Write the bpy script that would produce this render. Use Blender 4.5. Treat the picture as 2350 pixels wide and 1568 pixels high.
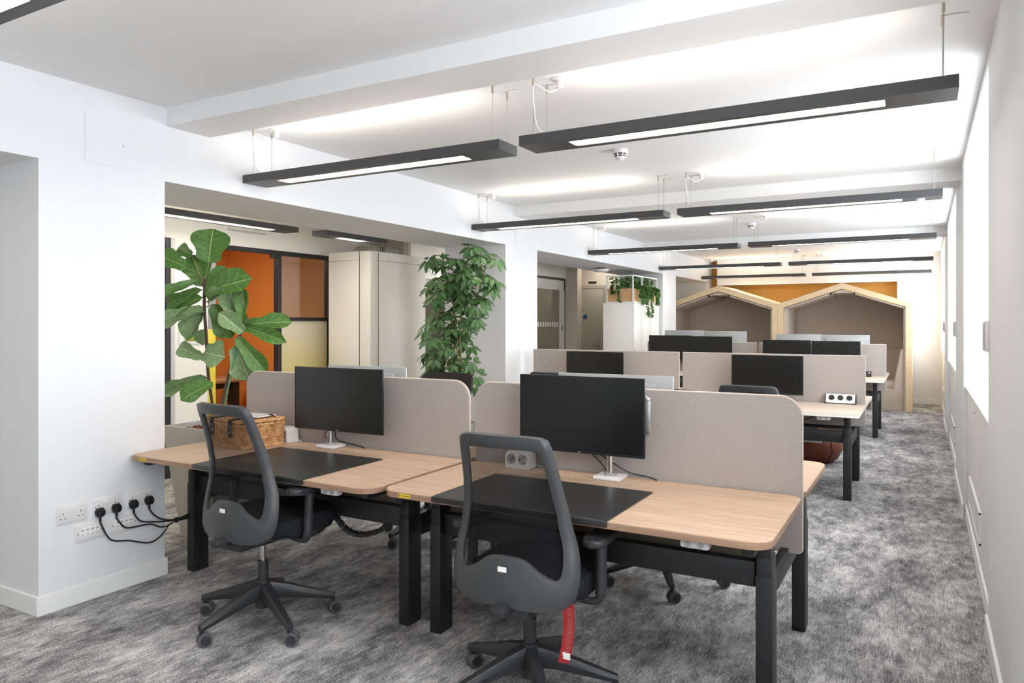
import bpy, bmesh, math, random
from mathutils import Vector, Matrix, Euler
PI = math.pi
random.seed(7)
for o in list(bpy.data.objects):
    bpy.data.objects.remove(o, do_unlink=True)
SC = bpy.context.scene
COL = SC.collection

# ------------------------------------------------------------------ camera, world, exposure
FPX, HORIZON, EYE = 1680.0, 739.0, 1.43
cam_d = bpy.data.cameras.new('camera')
cam = bpy.data.objects.new('camera', cam_d)
COL.objects.link(cam)
cam_d.sensor_width = 36.0
cam_d.lens = 36.0 * FPX / 2350.0
cam_d.shift_y = -(784.0 - HORIZON) / 2350.0
cam_d.clip_start = 0.02
cam.location = (0, 0, EYE)
cam.rotation_euler = (PI / 2, 0, math.atan2(945.0, FPX))
SC.camera = cam

wd = bpy.data.worlds.new('sky')
SC.world = wd
wd.use_nodes = True
bg = wd.node_tree.nodes['Background']
bg.inputs['Color'].default_value = (0.93, 0.965, 1.0, 1)
bg.inputs['Strength'].default_value = 14.0

SC.view_settings.view_transform = 'Standard'
SC.view_settings.look = 'None'
SC.view_settings.gamma = 1.0
SC.view_settings.exposure = -0.3
SC.view_settings.use_curve_mapping = False
SC.cycles.use_light_tree = False
SC.cycles.max_bounces = 8
SC.cycles.diffuse_bounces = 5
SC.cycles.glossy_bounces = 3
SC.cycles.transparent_max_bounces = 8
SC.cycles.caustics_reflective = False
SC.cycles.caustics_refractive = False
LAMP_DOWN, LAMP_UP = 24.0, 13.0

# ------------------------------------------------------------------ materials
def lin(c):
    return tuple(((v / 255.0) / 12.92 if v / 255.0 <= 0.04045 else ((v / 255.0 + 0.055) / 1.055) ** 2.4) for v in c)
MATS = {}
def mat(name, rgb, rough=0.5, metal=0.0, spec=0.5, coat=0.0):
    m = bpy.data.materials.new(name); m.use_nodes = True
    b = m.node_tree.nodes['Principled BSDF']
    b.inputs['Base Color'].default_value = (*lin(rgb), 1)
    b.inputs['Roughness'].default_value = rough
    b.inputs['Metallic'].default_value = metal
    b.inputs['Specular IOR Level'].default_value = spec
    b.inputs['Coat Weight'].default_value = coat
    MATS[name] = m
    return m
def nd(m, t, **k):
    n = m.node_tree.nodes.new(t)
    for a, v in k.items():
        if a.startswith('i_'):
            n.inputs[a[2:].replace('_', ' ')].default_value = v
        else:
            setattr(n, a, v)
    return n
def lk(m, a, b): m.node_tree.links.new(a, b)
def bsdf(m): return m.node_tree.nodes['Principled BSDF']
def coords(m, scale=(1, 1, 1), kind='Object', rot=(0, 0, 0)):
    tc = nd(m, 'ShaderNodeTexCoord'); mp = nd(m, 'ShaderNodeMapping')
    mp.inputs['Scale'].default_value = scale; mp.inputs['Rotation'].default_value = rot
    lk(m, tc.outputs[kind], mp.inputs['Vector'])
    return mp.outputs['Vector']
def noise(m, vec, scale, detail=4, rough=0.6):
    n = nd(m, 'ShaderNodeTexNoise'); n.inputs['Scale'].default_value = scale
    n.inputs['Detail'].default_value = detail; n.inputs['Roughness'].default_value = rough
    lk(m, vec, n.inputs['Vector']); return n.outputs['Fac']
def ramp(m, fac, stops):
    r = nd(m, 'ShaderNodeValToRGB'); cr = r.color_ramp
    while len(cr.elements) < len(stops): cr.elements.new(0.5)
    for e, (p, c) in zip(cr.elements, stops):
        e.position = p; e.color = (*lin(c), 1)
    lk(m, fac, r.inputs['Fac']); return r.outputs['Color']
def bump(m, fac, strength, dist=0.002):
    b = nd(m, 'ShaderNodeBump'); b.inputs['Strength'].default_value = strength; b.inputs['Distance'].default_value = dist
    lk(m, fac, b.inputs['Height']); lk(m, b.outputs['Normal'], bsdf(m).inputs['Normal'])
def math_(m, op, a, b=None):
    n = nd(m, 'ShaderNodeMath', operation=op)
    for i, v in enumerate((a, b)):
        if v is None: continue
        if isinstance(v, (int, float)): n.inputs[i].default_value = v
        else: lk(m, v, n.inputs[i])
    return n.outputs[0]
def mixc(m, fac, a, b, mode='MIX'):
    n = nd(m, 'ShaderNodeMix', data_type='RGBA', blend_type=mode)
    if isinstance(fac, (int, float)): n.inputs[0].default_value = fac
    else: lk(m, fac, n.inputs[0])
    for i, v in ((6, a), (7, b)):
        if isinstance(v, tuple): n.inputs[i].default_value = (*lin(v), 1)
        else: lk(m, v, n.inputs[i])
    return n.outputs[2]

def paint(name, rgb, rough=0.6):
    return mat(name, rgb, rough, spec=0.3)
paint('wall_white', (224, 225, 227)); paint('ceil_white', (231, 231, 231)); paint('trim_white', (234, 234, 232), 0.35)
paint('cream', (243, 239, 229)); paint('orange', (212, 138, 68)); paint('ochre', (216, 160, 80)); paint('beige_wall', (206, 196, 184)); paint('door_grey', (168, 162, 150), 0.45)
paint('panel_white', (226, 224, 222), 0.4)

def fabric(name, rgb, var=0.12, scale=260, rough=0.9):
    m = mat(name, rgb, rough, spec=0.15)
    v = coords(m); n = noise(m, v, scale, 2)
    d = tuple(int(c * (1 - var)) for c in rgb); l = tuple(min(255, int(c * (1 + var))) for c in rgb)
    lk(m, ramp(m, n, [(0.3, d), (0.7, l)]), bsdf(m).inputs['Base Color'])
    return m
fabric('screen_fabric', (169, 160, 154), 0.04); fabric('screen_edge', (214, 200, 190), 0.03)
fabric('pod_fabric', (196, 182, 169), 0.06); fabric('pod_seat', (206, 191, 176), 0.06)
fabric('seat_fabric', (34, 35, 38), 0.25); fabric('chair_dark', (48, 47, 46), 0.2)

def wood(name, dark, light, sx=1.0, rough=0.45, scale=(1.2, 22, 22)):
    m = mat(name, light, rough, spec=0.35)
    v = coords(m, scale)
    n1 = noise(m, v, 2.2 * sx, 6, 0.65)
    v2 = coords(m, (2.5, 180, 180)); n2 = noise(m, v2, 1.6 * sx, 3)
    f = math_(m, 'ADD', math_(m, 'MULTIPLY', n1, 0.65), math_(m, 'MULTIPLY', n2, 0.35))
    lk(m, ramp(m, f, [(0.36, dark), (0.62, light)]), bsdf(m).inputs['Base Color'])
    return m
wood('oak', (178, 147, 121), (209, 181, 156)); wood('oak_edge', (138, 109, 88), (164, 134, 111))
wood('pale_oak', (196, 178, 160), (218, 203, 186)); wood('pale_edge', (226, 220, 212), (236, 232, 226))
wood('birch', (218, 190, 150), (234, 211, 176)); wood('box_wood', (206, 160, 112), (226, 184, 138)); wood('office_desk', (150, 112, 84), (176, 136, 104))

# carpet
m = mat('carpet', (130, 128, 128), 0.95, spec=0.1)
v = coords(m, (1, 0.5, 1)); v2 = coords(m, (1, 0.42, 1)); vf = coords(m, (1, 1, 1)); vr = coords(m, (1, 0.06, 1))
a = noise(m, v, 3.6, 5, 0.74); b_ = noise(m, v2, 20, 3, 0.75); c_ = noise(m, vf, 130, 1, 0.7); r_ = noise(m, vr, 190, 0, 0.7)
f = math_(m, 'ADD', math_(m, 'MULTIPLY', a, 0.40), math_(m, 'MULTIPLY', b_, 0.24))
f = math_(m, 'ADD', f, math_(m, 'ADD', math_(m, 'MULTIPLY', c_, 0.26), math_(m, 'MULTIPLY', r_, 0.10)))
col = ramp(m, f, [(0.40, (84, 82, 86)), (0.47, (128, 126, 128)), (0.525, (168, 166, 166)), (0.61, (219, 216, 214))])
lk(m, col, bsdf(m).inputs['Base Color'])

mat('black_metal', (33, 34, 36), 0.42); mat('black_plastic', (44, 45, 47), 0.45); mat('chair_plastic', (62, 63, 65), 0.45)
mat('wheel_tread', (84, 85, 88), 0.5); mat('lamp_black', (66, 66, 67), 0.4); mat('chrome', (205, 205, 205), 0.16, 1.0); mat('silver', (196, 197, 198), 0.32, 0.85)
mat('nickel', (190, 182, 168), 0.3, 0.9); mat('white_plastic', (222, 219, 219), 0.35); mat('grey_plastic', (150, 149, 149), 0.45); mat('light_grey', (200, 198, 196), 0.4)
mat('monitor_shell', (26, 26, 28), 0.4); mat('monitor_back', (172, 174, 174), 0.35, 0.2); mat('cable_black', (20, 21, 25), 0.45); mat('slot_black', (14, 14, 15), 0.6)
mat('leather_pad', (38, 38, 39), 0.38); mat('yellow_label', (232, 204, 52), 0.5); mat('ink', (60, 54, 24), 0.6); mat('paper', (238, 237, 234), 0.6)
mat('red_tag', (160, 30, 34), 0.45); mat('red_print', (172, 104, 98), 0.5); mat('wire_steel', (170, 166, 158), 0.35, 0.7); mat('tray_metal', (98, 93, 78), 0.5, 0.2)
mat('planter_grey', (176, 173, 166), 0.5); mat('blue_sign', (26, 74, 112), 0.4); mat('usb_blue', (40, 62, 140), 0.4); mat('strap', (44, 38, 34), 0.5)
mat('dark_frame', (40, 41, 43), 0.4); mat('box_white', (232, 230, 224), 0.42); mat('locker_white', (238, 237, 233), 0.35); mat('frame_white', (240, 240, 240), 0.3)
mat('slat_brown', (122, 110, 92), 0.6); mat('soil_bark', (112, 66, 44), 0.9); mat('bark', (84, 64, 56), 0.8); mat('green_stake', (84, 140, 96), 0.5); mat('stem_green', (120, 122, 70), 0.6)
mat('yellow_film', (226, 204, 70), 0.5); mat('mug_dark', (36, 38, 44), 0.4); mat('pen_blue', (32, 90, 180), 0.4); mat('seam_dark', (50, 24, 14), 0.6)
m = mat('frost_yellow', (214, 196, 110), 0.35); tc_ = nd(m, 'ShaderNodeTexCoord'); sp_ = nd(m, 'ShaderNodeSeparateXYZ'); lk(m, tc_.outputs['Generated'], sp_.inputs[0])
lk(m, ramp(m, sp_.outputs['Z'], [(0.30, (236, 212, 70)), (0.95, (226, 216, 192))]), bsdf(m).inputs['Base Color'])   # printed film fading upwards
mat('unit_grey', (150, 148, 140), 0.5); mat('picture_sky', (72, 116, 186), 0.5); mat('picture_field', (150, 150, 40), 0.5); mat('picture_wood', (30, 88, 60), 0.5)
mat('screen_glass', (9, 10, 10), 0.3, spec=0.6, coat=0.0)
m = mat('leather_brown', (106, 50, 26), 0.4); v = coords(m); bump(m, noise(m, v, 60, 3), 0.2)
m = mat('wicker', (206, 148, 90), 0.55); v = coords(m); lk(m, ramp(m, noise(m, v, 30, 3), [(0.35, (190, 132, 82)), (0.65, (236, 194, 140))]), bsdf(m).inputs['Base Color'])
m = mat('bark_chips', (120, 70, 46), 0.9); v = coords(m); n = noise(m, v, 40, 3)
lk(m, ramp(m, n, [(0.35, (70, 38, 26)), (0.65, (150, 92, 62))]), bsdf(m).inputs['Base Color']); bump(m, n, 0.6, 0.01)

def glass(name, tint=(240, 244, 244), refl=0.12):
    m = bpy.data.materials.new(name); m.use_nodes = True; nt = m.node_tree
    nt.nodes.remove(nt.nodes['Principled BSDF']); out = nt.nodes['Material Output']
    t = nd(m, 'ShaderNodeBsdfTransparent'); t.inputs['Color'].default_value = (*lin(tint), 1)
    g = nd(m, 'ShaderNodeBsdfGlossy'); g.inputs['Roughness'].default_value = 0.02
    x = nd(m, 'ShaderNodeMixShader'); x.inputs['Fac'].default_value = refl
    lk(m, t.outputs[0], x.inputs[1]); lk(m, g.outputs[0], x.inputs[2]); lk(m, x.outputs[0], out.inputs['Surface'])
    MATS[name] = m
glass('pane_glass', (250, 251, 252), 0.06); glass('office_glass', (225, 228, 226), 0.22)
def see_through(name, rgb, opacity):
    m = mat(name, rgb, 0.85, spec=0.1); nt = m.node_tree; out = nt.nodes['Material Output']
    t = nd(m, 'ShaderNodeBsdfTransparent'); x = nd(m, 'ShaderNodeMixShader'); x.inputs['Fac'].default_value = opacity
    lk(m, t.outputs[0], x.inputs[1]); lk(m, bsdf(m).outputs[0], x.inputs[2]); lk(m, x.outputs[0], out.inputs['Surface'])
see_through('chair_mesh', (26, 26, 28), 0.68)
def emit(name, rgb, s):
    m = bpy.data.materials.new(name); m.use_nodes = True
    b = m.node_tree.nodes['Principled BSDF']; b.inputs['Base Color'].default_value = (0.9, 0.9, 0.9, 1)
    b.inputs['Emission Color'].default_value = (*rgb, 1); b.inputs['Emission Strength'].default_value = s
    MATS[name] = m
WARM = (1.0, 0.925, 0.81)
emit('lamp_diffuser', WARM, LAMP_DOWN); emit('lamp_uplight', WARM, LAMP_UP); emit('office_light', WARM, 28.0); emit('bright_diffuser', WARM, LAMP_DOWN * 1.7); emit('bright_uplight', WARM, LAMP_UP * 1.7)

def leafmat(name, top, vein, nv=7, edge=(70, 104, 52)):
    m = mat(name, top, 0.38, spec=0.4)
    uv = nd(m, 'ShaderNodeUVMap'); sp = nd(m, 'ShaderNodeSeparateXYZ'); lk(m, uv.outputs[0], sp.inputs[0])
    au = math_(m, 'ABSOLUTE', math_(m, 'SUBTRACT', sp.outputs['X'], 0.5))
    mid = math_(m, 'LESS_THAN', au, 0.016)
    ph = math_(m, 'FRACT', math_(m, 'SUBTRACT', math_(m, 'MULTIPLY', sp.outputs['Y'], nv), math_(m, 'MULTIPLY', math_(m, 'SQRT', au), 2.2)))
    side = math_(m, 'LESS_THAN', math_(m, 'ABSOLUTE', math_(m, 'SUBTRACT', ph, 0.5)), 0.028)
    vf = math_(m, 'MAXIMUM', mid, math_(m, 'MULTIPLY', side, 0.5))
    v = coords(m); n = noise(m, v, 9, 3)
    base = ramp(m, n, [(0.3, edge), (0.7, top)])
    lk(m, mixc(m, vf, base, vein), bsdf(m).inputs['Base Color'])
    bump(m, vf, 0.25, 0.002)
    return m
leafmat('ficus_leaf', (88, 132, 58), (160, 186, 108), 6); leafmat('ficus_leaf_pale', (136, 160, 116), (186, 202, 150), 6, edge=(104, 134, 88))
leafmat('umbrella_leaf', (84, 120, 70), (120, 150, 92), 5, edge=(54, 88, 48)); leafmat('ivy_leaf', (98, 142, 76), (150, 178, 112), 3, edge=(60, 98, 52))

# ------------------------------------------------------------------ mesh helpers
class G:
    def __init__(s): s.bm = bmesh.new(); s.uv = None
    def box(s, x0, y0, z0, x1, y1, z1, bev=0.0, seg=2, mtx=None):
        M = Matrix.Translation(((x0 + x1) / 2, (y0 + y1) / 2, (z0 + z1) / 2)) @ Matrix.Diagonal((abs(x1 - x0), abs(y1 - y0), abs(z1 - z0), 1))
        if mtx is not None: M = mtx @ M
        r = bmesh.ops.create_cube(s.bm, size=1.0, matrix=M)
        if bev > 0:
            e = set()
            for v in r['verts']: e.update(v.link_edges)
            bmesh.ops.bevel(s.bm, geom=list(e), offset=bev, segments=seg, affect='EDGES', profile=0.5)
        return s
    def ring(s, c, ax, r, n, ph=0.0):
        ax = Vector(ax).normalized(); t = Vector((0, 0, 1)) if abs(ax.z) < 0.9 else Vector((1, 0, 0))
        a = ax.cross(t).normalized(); b = ax.cross(a)
        return [s.bm.verts.new(Vector(c) + (a * math.cos(2 * PI * i / n + ph) + b * math.sin(2 * PI * i / n + ph)) * r) for i in range(n)]
    def bridge(s, A, B):
        n = len(A)
        for i in range(n):
            s.bm.faces.new((A[i], A[(i + 1) % n], B[(i + 1) % n], B[i]))
    def cyl(s, p0, p1, r0, r1=None, n=16, cap=True):
        r1 = r0 if r1 is None else r1; ax = Vector(p1) - Vector(p0)
        A = s.ring(p0, ax, r0, n); B = s.ring(p1, ax, r1, n); s.bridge(A, B)
        if cap: s.bm.faces.new(A[::-1]); s.bm.faces.new(B)
        return s
    def lathe(s, c, ax, prof, n=20):
        c = Vector(c); ax = Vector(ax).normalized(); prev = None; first = None
        for h, r in prof:
            R = s.ring(c + ax * h, ax, max(r, 1e-4), n)
            if prev: s.bridge(prev, R)
            else: first = R
            prev = R
        s.bm.faces.new(first[::-1]); s.bm.faces.new(prev); return s
    def tube(s, pts, r, n=8, closed=False):
        P = [Vector(p) for p in pts]; L = len(P); rings = []; a = None
        for i, p in enumerate(P):
            if closed: d = P[(i + 1) % L] - P[i - 1]
            else: d = P[min(i + 1, L - 1)] - P[max(i - 1, 0)]
            if d.length < 1e-9: d = Vector((0, 0, 1))
            d.normalize()
            if a is None:
                t = Vector((0, 0, 1)) if abs(d.z) < 0.9 else Vector((1, 0, 0)); a = d.cross(t).normalized()
            else:
                a = (a - d * a.dot(d)); a = a.normalized() if a.length > 1e-6 else d.orthogonal().normalized()
            b = d.cross(a); rr = r[i] if isinstance(r, (list, tuple)) else r
            rings.append([s.bm.verts.new(p + (a * math.cos(2 * PI * k / n) + b * math.sin(2 * PI * k / n)) * rr) for k in range(n)])
        for i in range(L - 1): s.bridge(rings[i], rings[i + 1])
        if closed: s.bridge(rings[-1], rings[0])
        else: s.bm.faces.new(rings[0][::-1]); s.bm.faces.new(rings[-1])
        return s
    def prism(s, poly, axis, d0, d1, bev=0.0, seg=2):
        def P(p, d):
            return {'x': (d, p[0], p[1]), 'y': (p[0], d, p[1]), 'z': (p[0], p[1], d)}[axis]
        A = [s.bm.verts.new(P(p, d0)) for p in poly]; B = [s.bm.verts.new(P(p, d1)) for p in poly]
        f0 = s.bm.faces.new(A[::-1]); f1 = s.bm.faces.new(B); s.bridge(A, B)
        if bev > 0:
            es = list(set(f0.edges) | set(f1.edges))
            bmesh.ops.bevel(s.bm, geom=es, offset=bev, segments=seg, affect='EDGES', profile=0.5)
        return s
    def face(s, pts): s.bm.faces.new([s.bm.verts.new(p) for p in pts]); return s
def rrect(x0, y0, x1, y1, r, seg=6):
    r = r if isinstance(r, (list, tuple)) else [r] * 4   # corners: x0y0, x1y0, x1y1, x0y1
    out = []
    for (cx, cy, a0, rr) in ((x0 + r[0], y0 + r[0], PI, r[0]), (x1 - r[1], y0 + r[1], 1.5 * PI, r[1]), (x1 - r[2], y1 - r[2], 0, r[2]), (x0 + r[3], y1 - r[3], 0.5 * PI, r[3])):
        if rr <= 1e-6: out.append((cx, cy)); continue
        for i in range(seg + 1):
            a = a0 + (PI / 2) * i / seg; out.append((cx + rr * math.cos(a), cy + rr * math.sin(a)))
    return out
def catmull(pts, n=8):
    P = [Vector(p) for p in pts]; out = []
    for i in range(len(P) - 1):
        p0, p1, p2, p3 = P[max(i - 1, 0)], P[i], P[i + 1], P[min(i + 2, len(P) - 1)]
        for k in range(n):
            t = k / n
            out.append(0.5 * ((2 * p1) + (p2 - p0) * t + (2 * p0 - 5 * p1 + 4 * p2 - p3) * t * t + (3 * p1 - p0 - 3 * p2 + p3) * t ** 3))
    out.append(P[-1]); return out
def to_mesh(name, g, m, smooth=40):
    bmesh.ops.recalc_face_normals(g.bm, faces=g.bm.faces[:])
    me = bpy.data.meshes.new(name); g.bm.to_mesh(me); g.bm.free()
    if m: me.materials.append(MATS[m])
    if smooth:
        for p in me.polygons: p.use_smooth = True
        me.set_sharp_from_angle(angle=math.radians(smooth))
    return me
def obj(name, g, m, parent=None, smooth=40, label=None, loc=None, rot=None):
    me = g if isinstance(g, bpy.types.Mesh) else to_mesh(name, g, m, smooth)
    o = bpy.data.objects.new(name, me); COL.objects.link(o)
    if parent is not None: o.parent = parent
    if loc is not None: o.location = loc
    if rot is not None: o.rotation_euler = rot
    if label: o['label'] = label
    return o
def thing(name, label, cat, loc=(0, 0, 0), rotz=0.0, group=None):
    o = bpy.data.objects.new(name, None); COL.objects.link(o); o.empty_display_size = 0.1
    o.location = loc; o.rotation_euler = (0, 0, rotz); o['label'] = label; o['category'] = cat
    if group: o['group'] = group
    return o
def tag(o, label, cat, group=None):
    o['label'] = label; o['category'] = cat
    if group: o['group'] = group
    return o
def struct(name, g, m, parent=None, smooth=0):
    o = obj(name, g, m, parent, smooth)
    if parent is None: o['kind'] = 'structure'
    return o
def dup(root, loc, rotz=None, label=None):
    def cp(o, par):
        c = o.copy(); COL.objects.link(c); c.parent = par
        for ch in kids.get(o.name, ()): cp(ch, c)
        return c
    kids = {}
    def walk(o):
        kids[o.name] = list(o.children)
        for ch in o.children: walk(ch)
    walk(root)
    r = cp(root, None); r.location = loc
    if rotz is not None: r.rotation_euler = (0, 0, rotz)
    if label: r['label'] = label
    return r

# ------------------------------------------------------------------ the setting
XL, XLO, XR, ZC, ZH = -3.745, -4.497, 0.255, 2.645, 2.226
struct('floor', G().box(-9, -4, -0.1, 0.8, 15.3, 0), 'carpet')
struct('ceiling', G().box(-9, -4, ZC, 0.8, 15.3, ZC + 0.12), 'ceil_white')
for i, (y0, y1) in enumerate(((2.66, 2.95), (6.72, 7.05), (10.76, 11.09), (-1.3, -1.0))):
    struct('trim_%d' % (i + 1), G().box(XL, y0, 2.54, XR, y1, ZC), 'ceil_white')
g = G()
for y0, y1 in ((-4, -1.6), (1.97, 2.648), (6.52, 7.23), (11.72, 12.45), (14.66, 15.2)):
    g.box(XLO, y0, 0, XL, y1, ZH)
g.box(XLO, -4, ZH, XL, 15.2, ZC)
struct('wall_left', g, 'wall_white')
g = G()
for y0, y1 in ((1.97, 2.648), (6.52, 7.23), (11.72, 12.45)):
    g.box(XL, y0 - 0.012, 0, XL + 0.012, y1 + 0.012, 0.095, 0.003)
    g.box(XLO - 0.012, y0 - 0.012, 0, XL, y0, 0.095, 0.003)
    g.box(XLO - 0.012, y1, 0, XL, y1 + 0.012, 0.095, 0.003)
struct('baseboard_left', g, 'trim_white')

# right wall with deep window bays
WINS = [(-3.85, -1.5), (0.05, 2.38), (3.95, 6.28), (7.78, 10.32), (11.9, 14.3)]
g = G(); py = -4.0
for y0, y1 in WINS:
    g.box(XR, py, 0, 0.8, y0, ZC); py = y1
    g.box(0.30, y0, 0, 0.8, y1, 0.94); g.box(XR, y0, 2.59, 0.8, y1, ZC)
g.box(XR, py, 0, 0.8, 15.2, ZC)
wall_right = struct('wall_right', g, 'wall_white')
for i, (y0, y1) in enumerate(WINS):
    w = struct('window_%d' % (i + 1), G().box(0.66, y0, 0.94, 0.72, y0 + 0.07, 2.59).box(0.66, y1 - 0.07, 0.94, 0.72, y1, 2.59)
               .box(0.66, y0 + 0.07, 0.94, 0.72, y1 - 0.07, 1.01).box(0.66, y0 + 0.07, 2.52, 0.72, y1 - 0.07, 2.59), 'frame_white')
    ym = (y0 + y1) / 2
    obj('mullion', G().box(0.665, ym - 0.03, 1.01, 0.715, ym + 0.03, 2.52), 'frame_white', w)
    obj('transom', G().box(0.665, y0 + 0.07, 1.72, 0.715, y1 - 0.07, 1.77), 'frame_white', w)
    for (a, b) in ((y0 + 0.07, ym - 0.03), (ym + 0.03, y1 - 0.07)):
        for (c, d) in ((1.01, 1.72), (1.77, 2.52)):
            obj('pane', G().box(0.688, a, c, 0.692, b, d), 'pane_glass', w)
    obj('sill', G().box(0.262, y0 + 0.002, 0.94, 0.66, y1 - 0.002, 0.962, 0.004), 'trim_white', w)
    n = 3; L = (y1 - y0) / n
    for k in range(n):
        p = obj('radiator_panel', G().box(0.276, y0 + k * L + 0.004, 0.10, 0.30, y0 + (k + 1) * L - 0.004, 0.936, 0.002), 'panel_white', wall_right)
    gg = G(); ya, yb = y0 + 0.85, y0 + 1.95
    gg.box(0.266, ya, 0.36, 0.276, yb, 0.376); gg.box(0.266, ya, 0.19, 0.276, yb, 0.2); gg.box(0.266, ya, 0.19, 0.276, ya + 0.015, 0.37); gg.box(0.266, yb - 0.015, 0.19, 0.276, yb, 0.37)
    gr = obj('vent_grille', gg, 'trim_white', wall_right)
    gg = G()
    for k in range(7): gg.box(0.268, ya + 0.015, 0.212 + k * 0.021, 0.275, yb - 0.015, 0.219 + k * 0.021)
    obj('grille_bars', gg, 'light_grey', gr)
    obj('latch', G().box(0.268, (ya + yb) / 2, 0.86, 0.276, (ya + yb) / 2 + 0.03, 0.875, 0.002), 'light_grey', wall_right)
    bx_ = thing('blind_control_box', ['white blind control box beside the window behind the camera', 'white blind control box beside the window next to the camera', 'white blind control box on the pier edge of the nearest visible window',
                'white blind control box on the pier edge of the middle window', 'white blind control box on the pier edge of the farthest window'][i], 'control box', (0.262, y0 - 0.035, 1.295), 0, 'blind control boxes on the window piers')
    obj('housing', G().box(-0.022, -0.02, 0, -0.007, 0.045, 0.14, 0.004), 'trim_white', bx_)
    obj('cover', G().box(-0.03, -0.016, 0.006, -0.0222, 0.04, 0.134, 0.003), 'light_grey', bx_)
g = G(); py = -4.0
for y0, y1 in WINS:
    g.box(XR - 0.014, py, 0, XR, y0 + 0.012, 0.1, 0.003); g.box(0.262, y0 + 0.012, 0, 0.276, y1 - 0.012, 0.1, 0.003); py = y1 - 0.012
g.box(XR - 0.014, py, 0, XR, 14.62, 0.1, 0.003)
struct('baseboard_right', g, 'trim_white')

# far end: white return, ochre alcove with a cream bulkhead
g = G().box(-0.41, 14.62, 0, XR, 15.0, ZC)
wf = struct('wall_far', g, 'wall_white')
struct('wall_alcove', G().box(XLO, 14.95, 0, -0.41, 15.1, ZC), 'ochre')
struct('trim_5', G().box(-3.57, 14.64, 2.15, -0.41, 14.95, ZC), 'wall_white')
struct('baseboard_far', G().box(-0.41, 14.606, 0, XR - 0.014, 14.62, 0.095, 0.003), 'trim_white')
struct('wall_back', G().box(-9, -4.12, 0, 0.8, -4, ZC), 'wall_white')
struct('wall_alcove_side', G().box(-4.62, 12.55, 0, XLO, 15.2, ZC), 'cream')

# the space beyond the left openings
PX = -6.0
g = G()
g.box(PX - 0.1, -4, 0, PX, 3.3, ZC); g.box(PX - 0.1, 3.3, 2.2, PX, 4.34, ZC); g.box(PX - 0.1, 4.34, 0, PX, 4.70, ZC)
g.box(PX - 0.1, 4.70, 2.19, PX, 6.38, ZC); g.box(PX - 0.1, 6.38, 0, PX, 7.06, ZC); g.box(-8.5, 7.001, 0, PX - 0.1, 7.06, ZC)
struct('wall_partition', g, 'cream')
struct('wall_office', G().box(-8.5, 3.0, 0, -8.4, 7.0, ZC).box(-8.4, 3.0, 0, PX - 0.1, 3.1, ZC).box(-8.4, 6.9, 0, PX - 0.1, 7.0, ZC), 'orange')
g = G().box(PX - 0.08, 4.30, 0, PX + 0.01, 4.34, 2.2)
d = struct('door_1', g, 'light_grey')
obj('frame', G().box(PX - 0.06, 4.255, 0, PX, 4.30, 2.2).box(PX - 0.06, 3.3, 2.15, PX, 4.255, 2.2).box(PX - 0.06, 3.3, 0, PX, 3.35, 2.15), 'dark_frame', d)
obj('pane', G().box(PX - 0.04, 3.35, 1.3, PX - 0.03, 4.255, 2.15), 'office_glass', d)
obj('yellow_panel', G().box(PX - 0.045, 3.35, 0.05, PX - 0.025, 4.255, 1.3), 'yellow_film', d)
g = G().box(PX - 0.06, 4.72, 2.145, PX + 0.005, 6.38, 2.19).box(PX - 0.06, 5.575, 0, PX + 0.005, 5.625, 2.145).box(PX - 0.06, 6.33, 0, PX + 0.005, 6.38, 2.145).box(PX - 0.05, 5.625, 1.44, PX, 6.33, 1.48).box(PX - 0.05, 5.625, 0, PX, 6.33, 0.06)
d = struct('door_2', g, 'dark_frame')
obj('pane', G().box(PX - 0.03, 5.625, 1.48, PX - 0.02, 6.33, 2.145), 'office_glass', d)
obj('frosted_pane', G().box(PX - 0.032, 5.625, 0.06, PX - 0.018, 6.33, 1.44), 'frost_yellow', d)
obj('door_leaf', G().box(PX - 0.05, 4.70, 0.02, PX - 0.01, 4.80, 1.36, 0.003), 'yellow_film', d)
obj('upper_leaf', G().box(PX - 0.05, 4.70, 1.36, PX - 0.01, 4.80, 2.145), 'grey_plastic', d)
obj('door_closer', G().box(PX + 0.006, 5.46, 2.10, PX + 0.03, 5.575, 2.145, 0.004), 'dark_frame', d)
o = tag(obj('slot_vent', G().box(PX, 4.93, 2.335, PX + 0.006, 5.42, 2.355), 'light_grey'), 'slim grey slot vent above the glazed office door', 'vent')
pc = thing('landscape_picture', 'small framed landscape picture on white wall behind the fiddle-leaf fig', 'picture', (PX, 4.5, 1.22))
obj('frame', G().box(0, -0.12, 0, 0.012, 0.12, 0.17, 0.003), 'paper', pc)
obj('sky', G().box(0.012, -0.06, 0.09, 0.014, 0.07, 0.14), 'picture_sky', pc); obj('trees', G().box(0.012, -0.06, 0.07, 0.014, 0.07, 0.0899), 'picture_wood', pc); obj('field', G().box(0.012, -0.06, 0.03, 0.014, 0.07, 0.0699), 'picture_field', pc)
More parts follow.
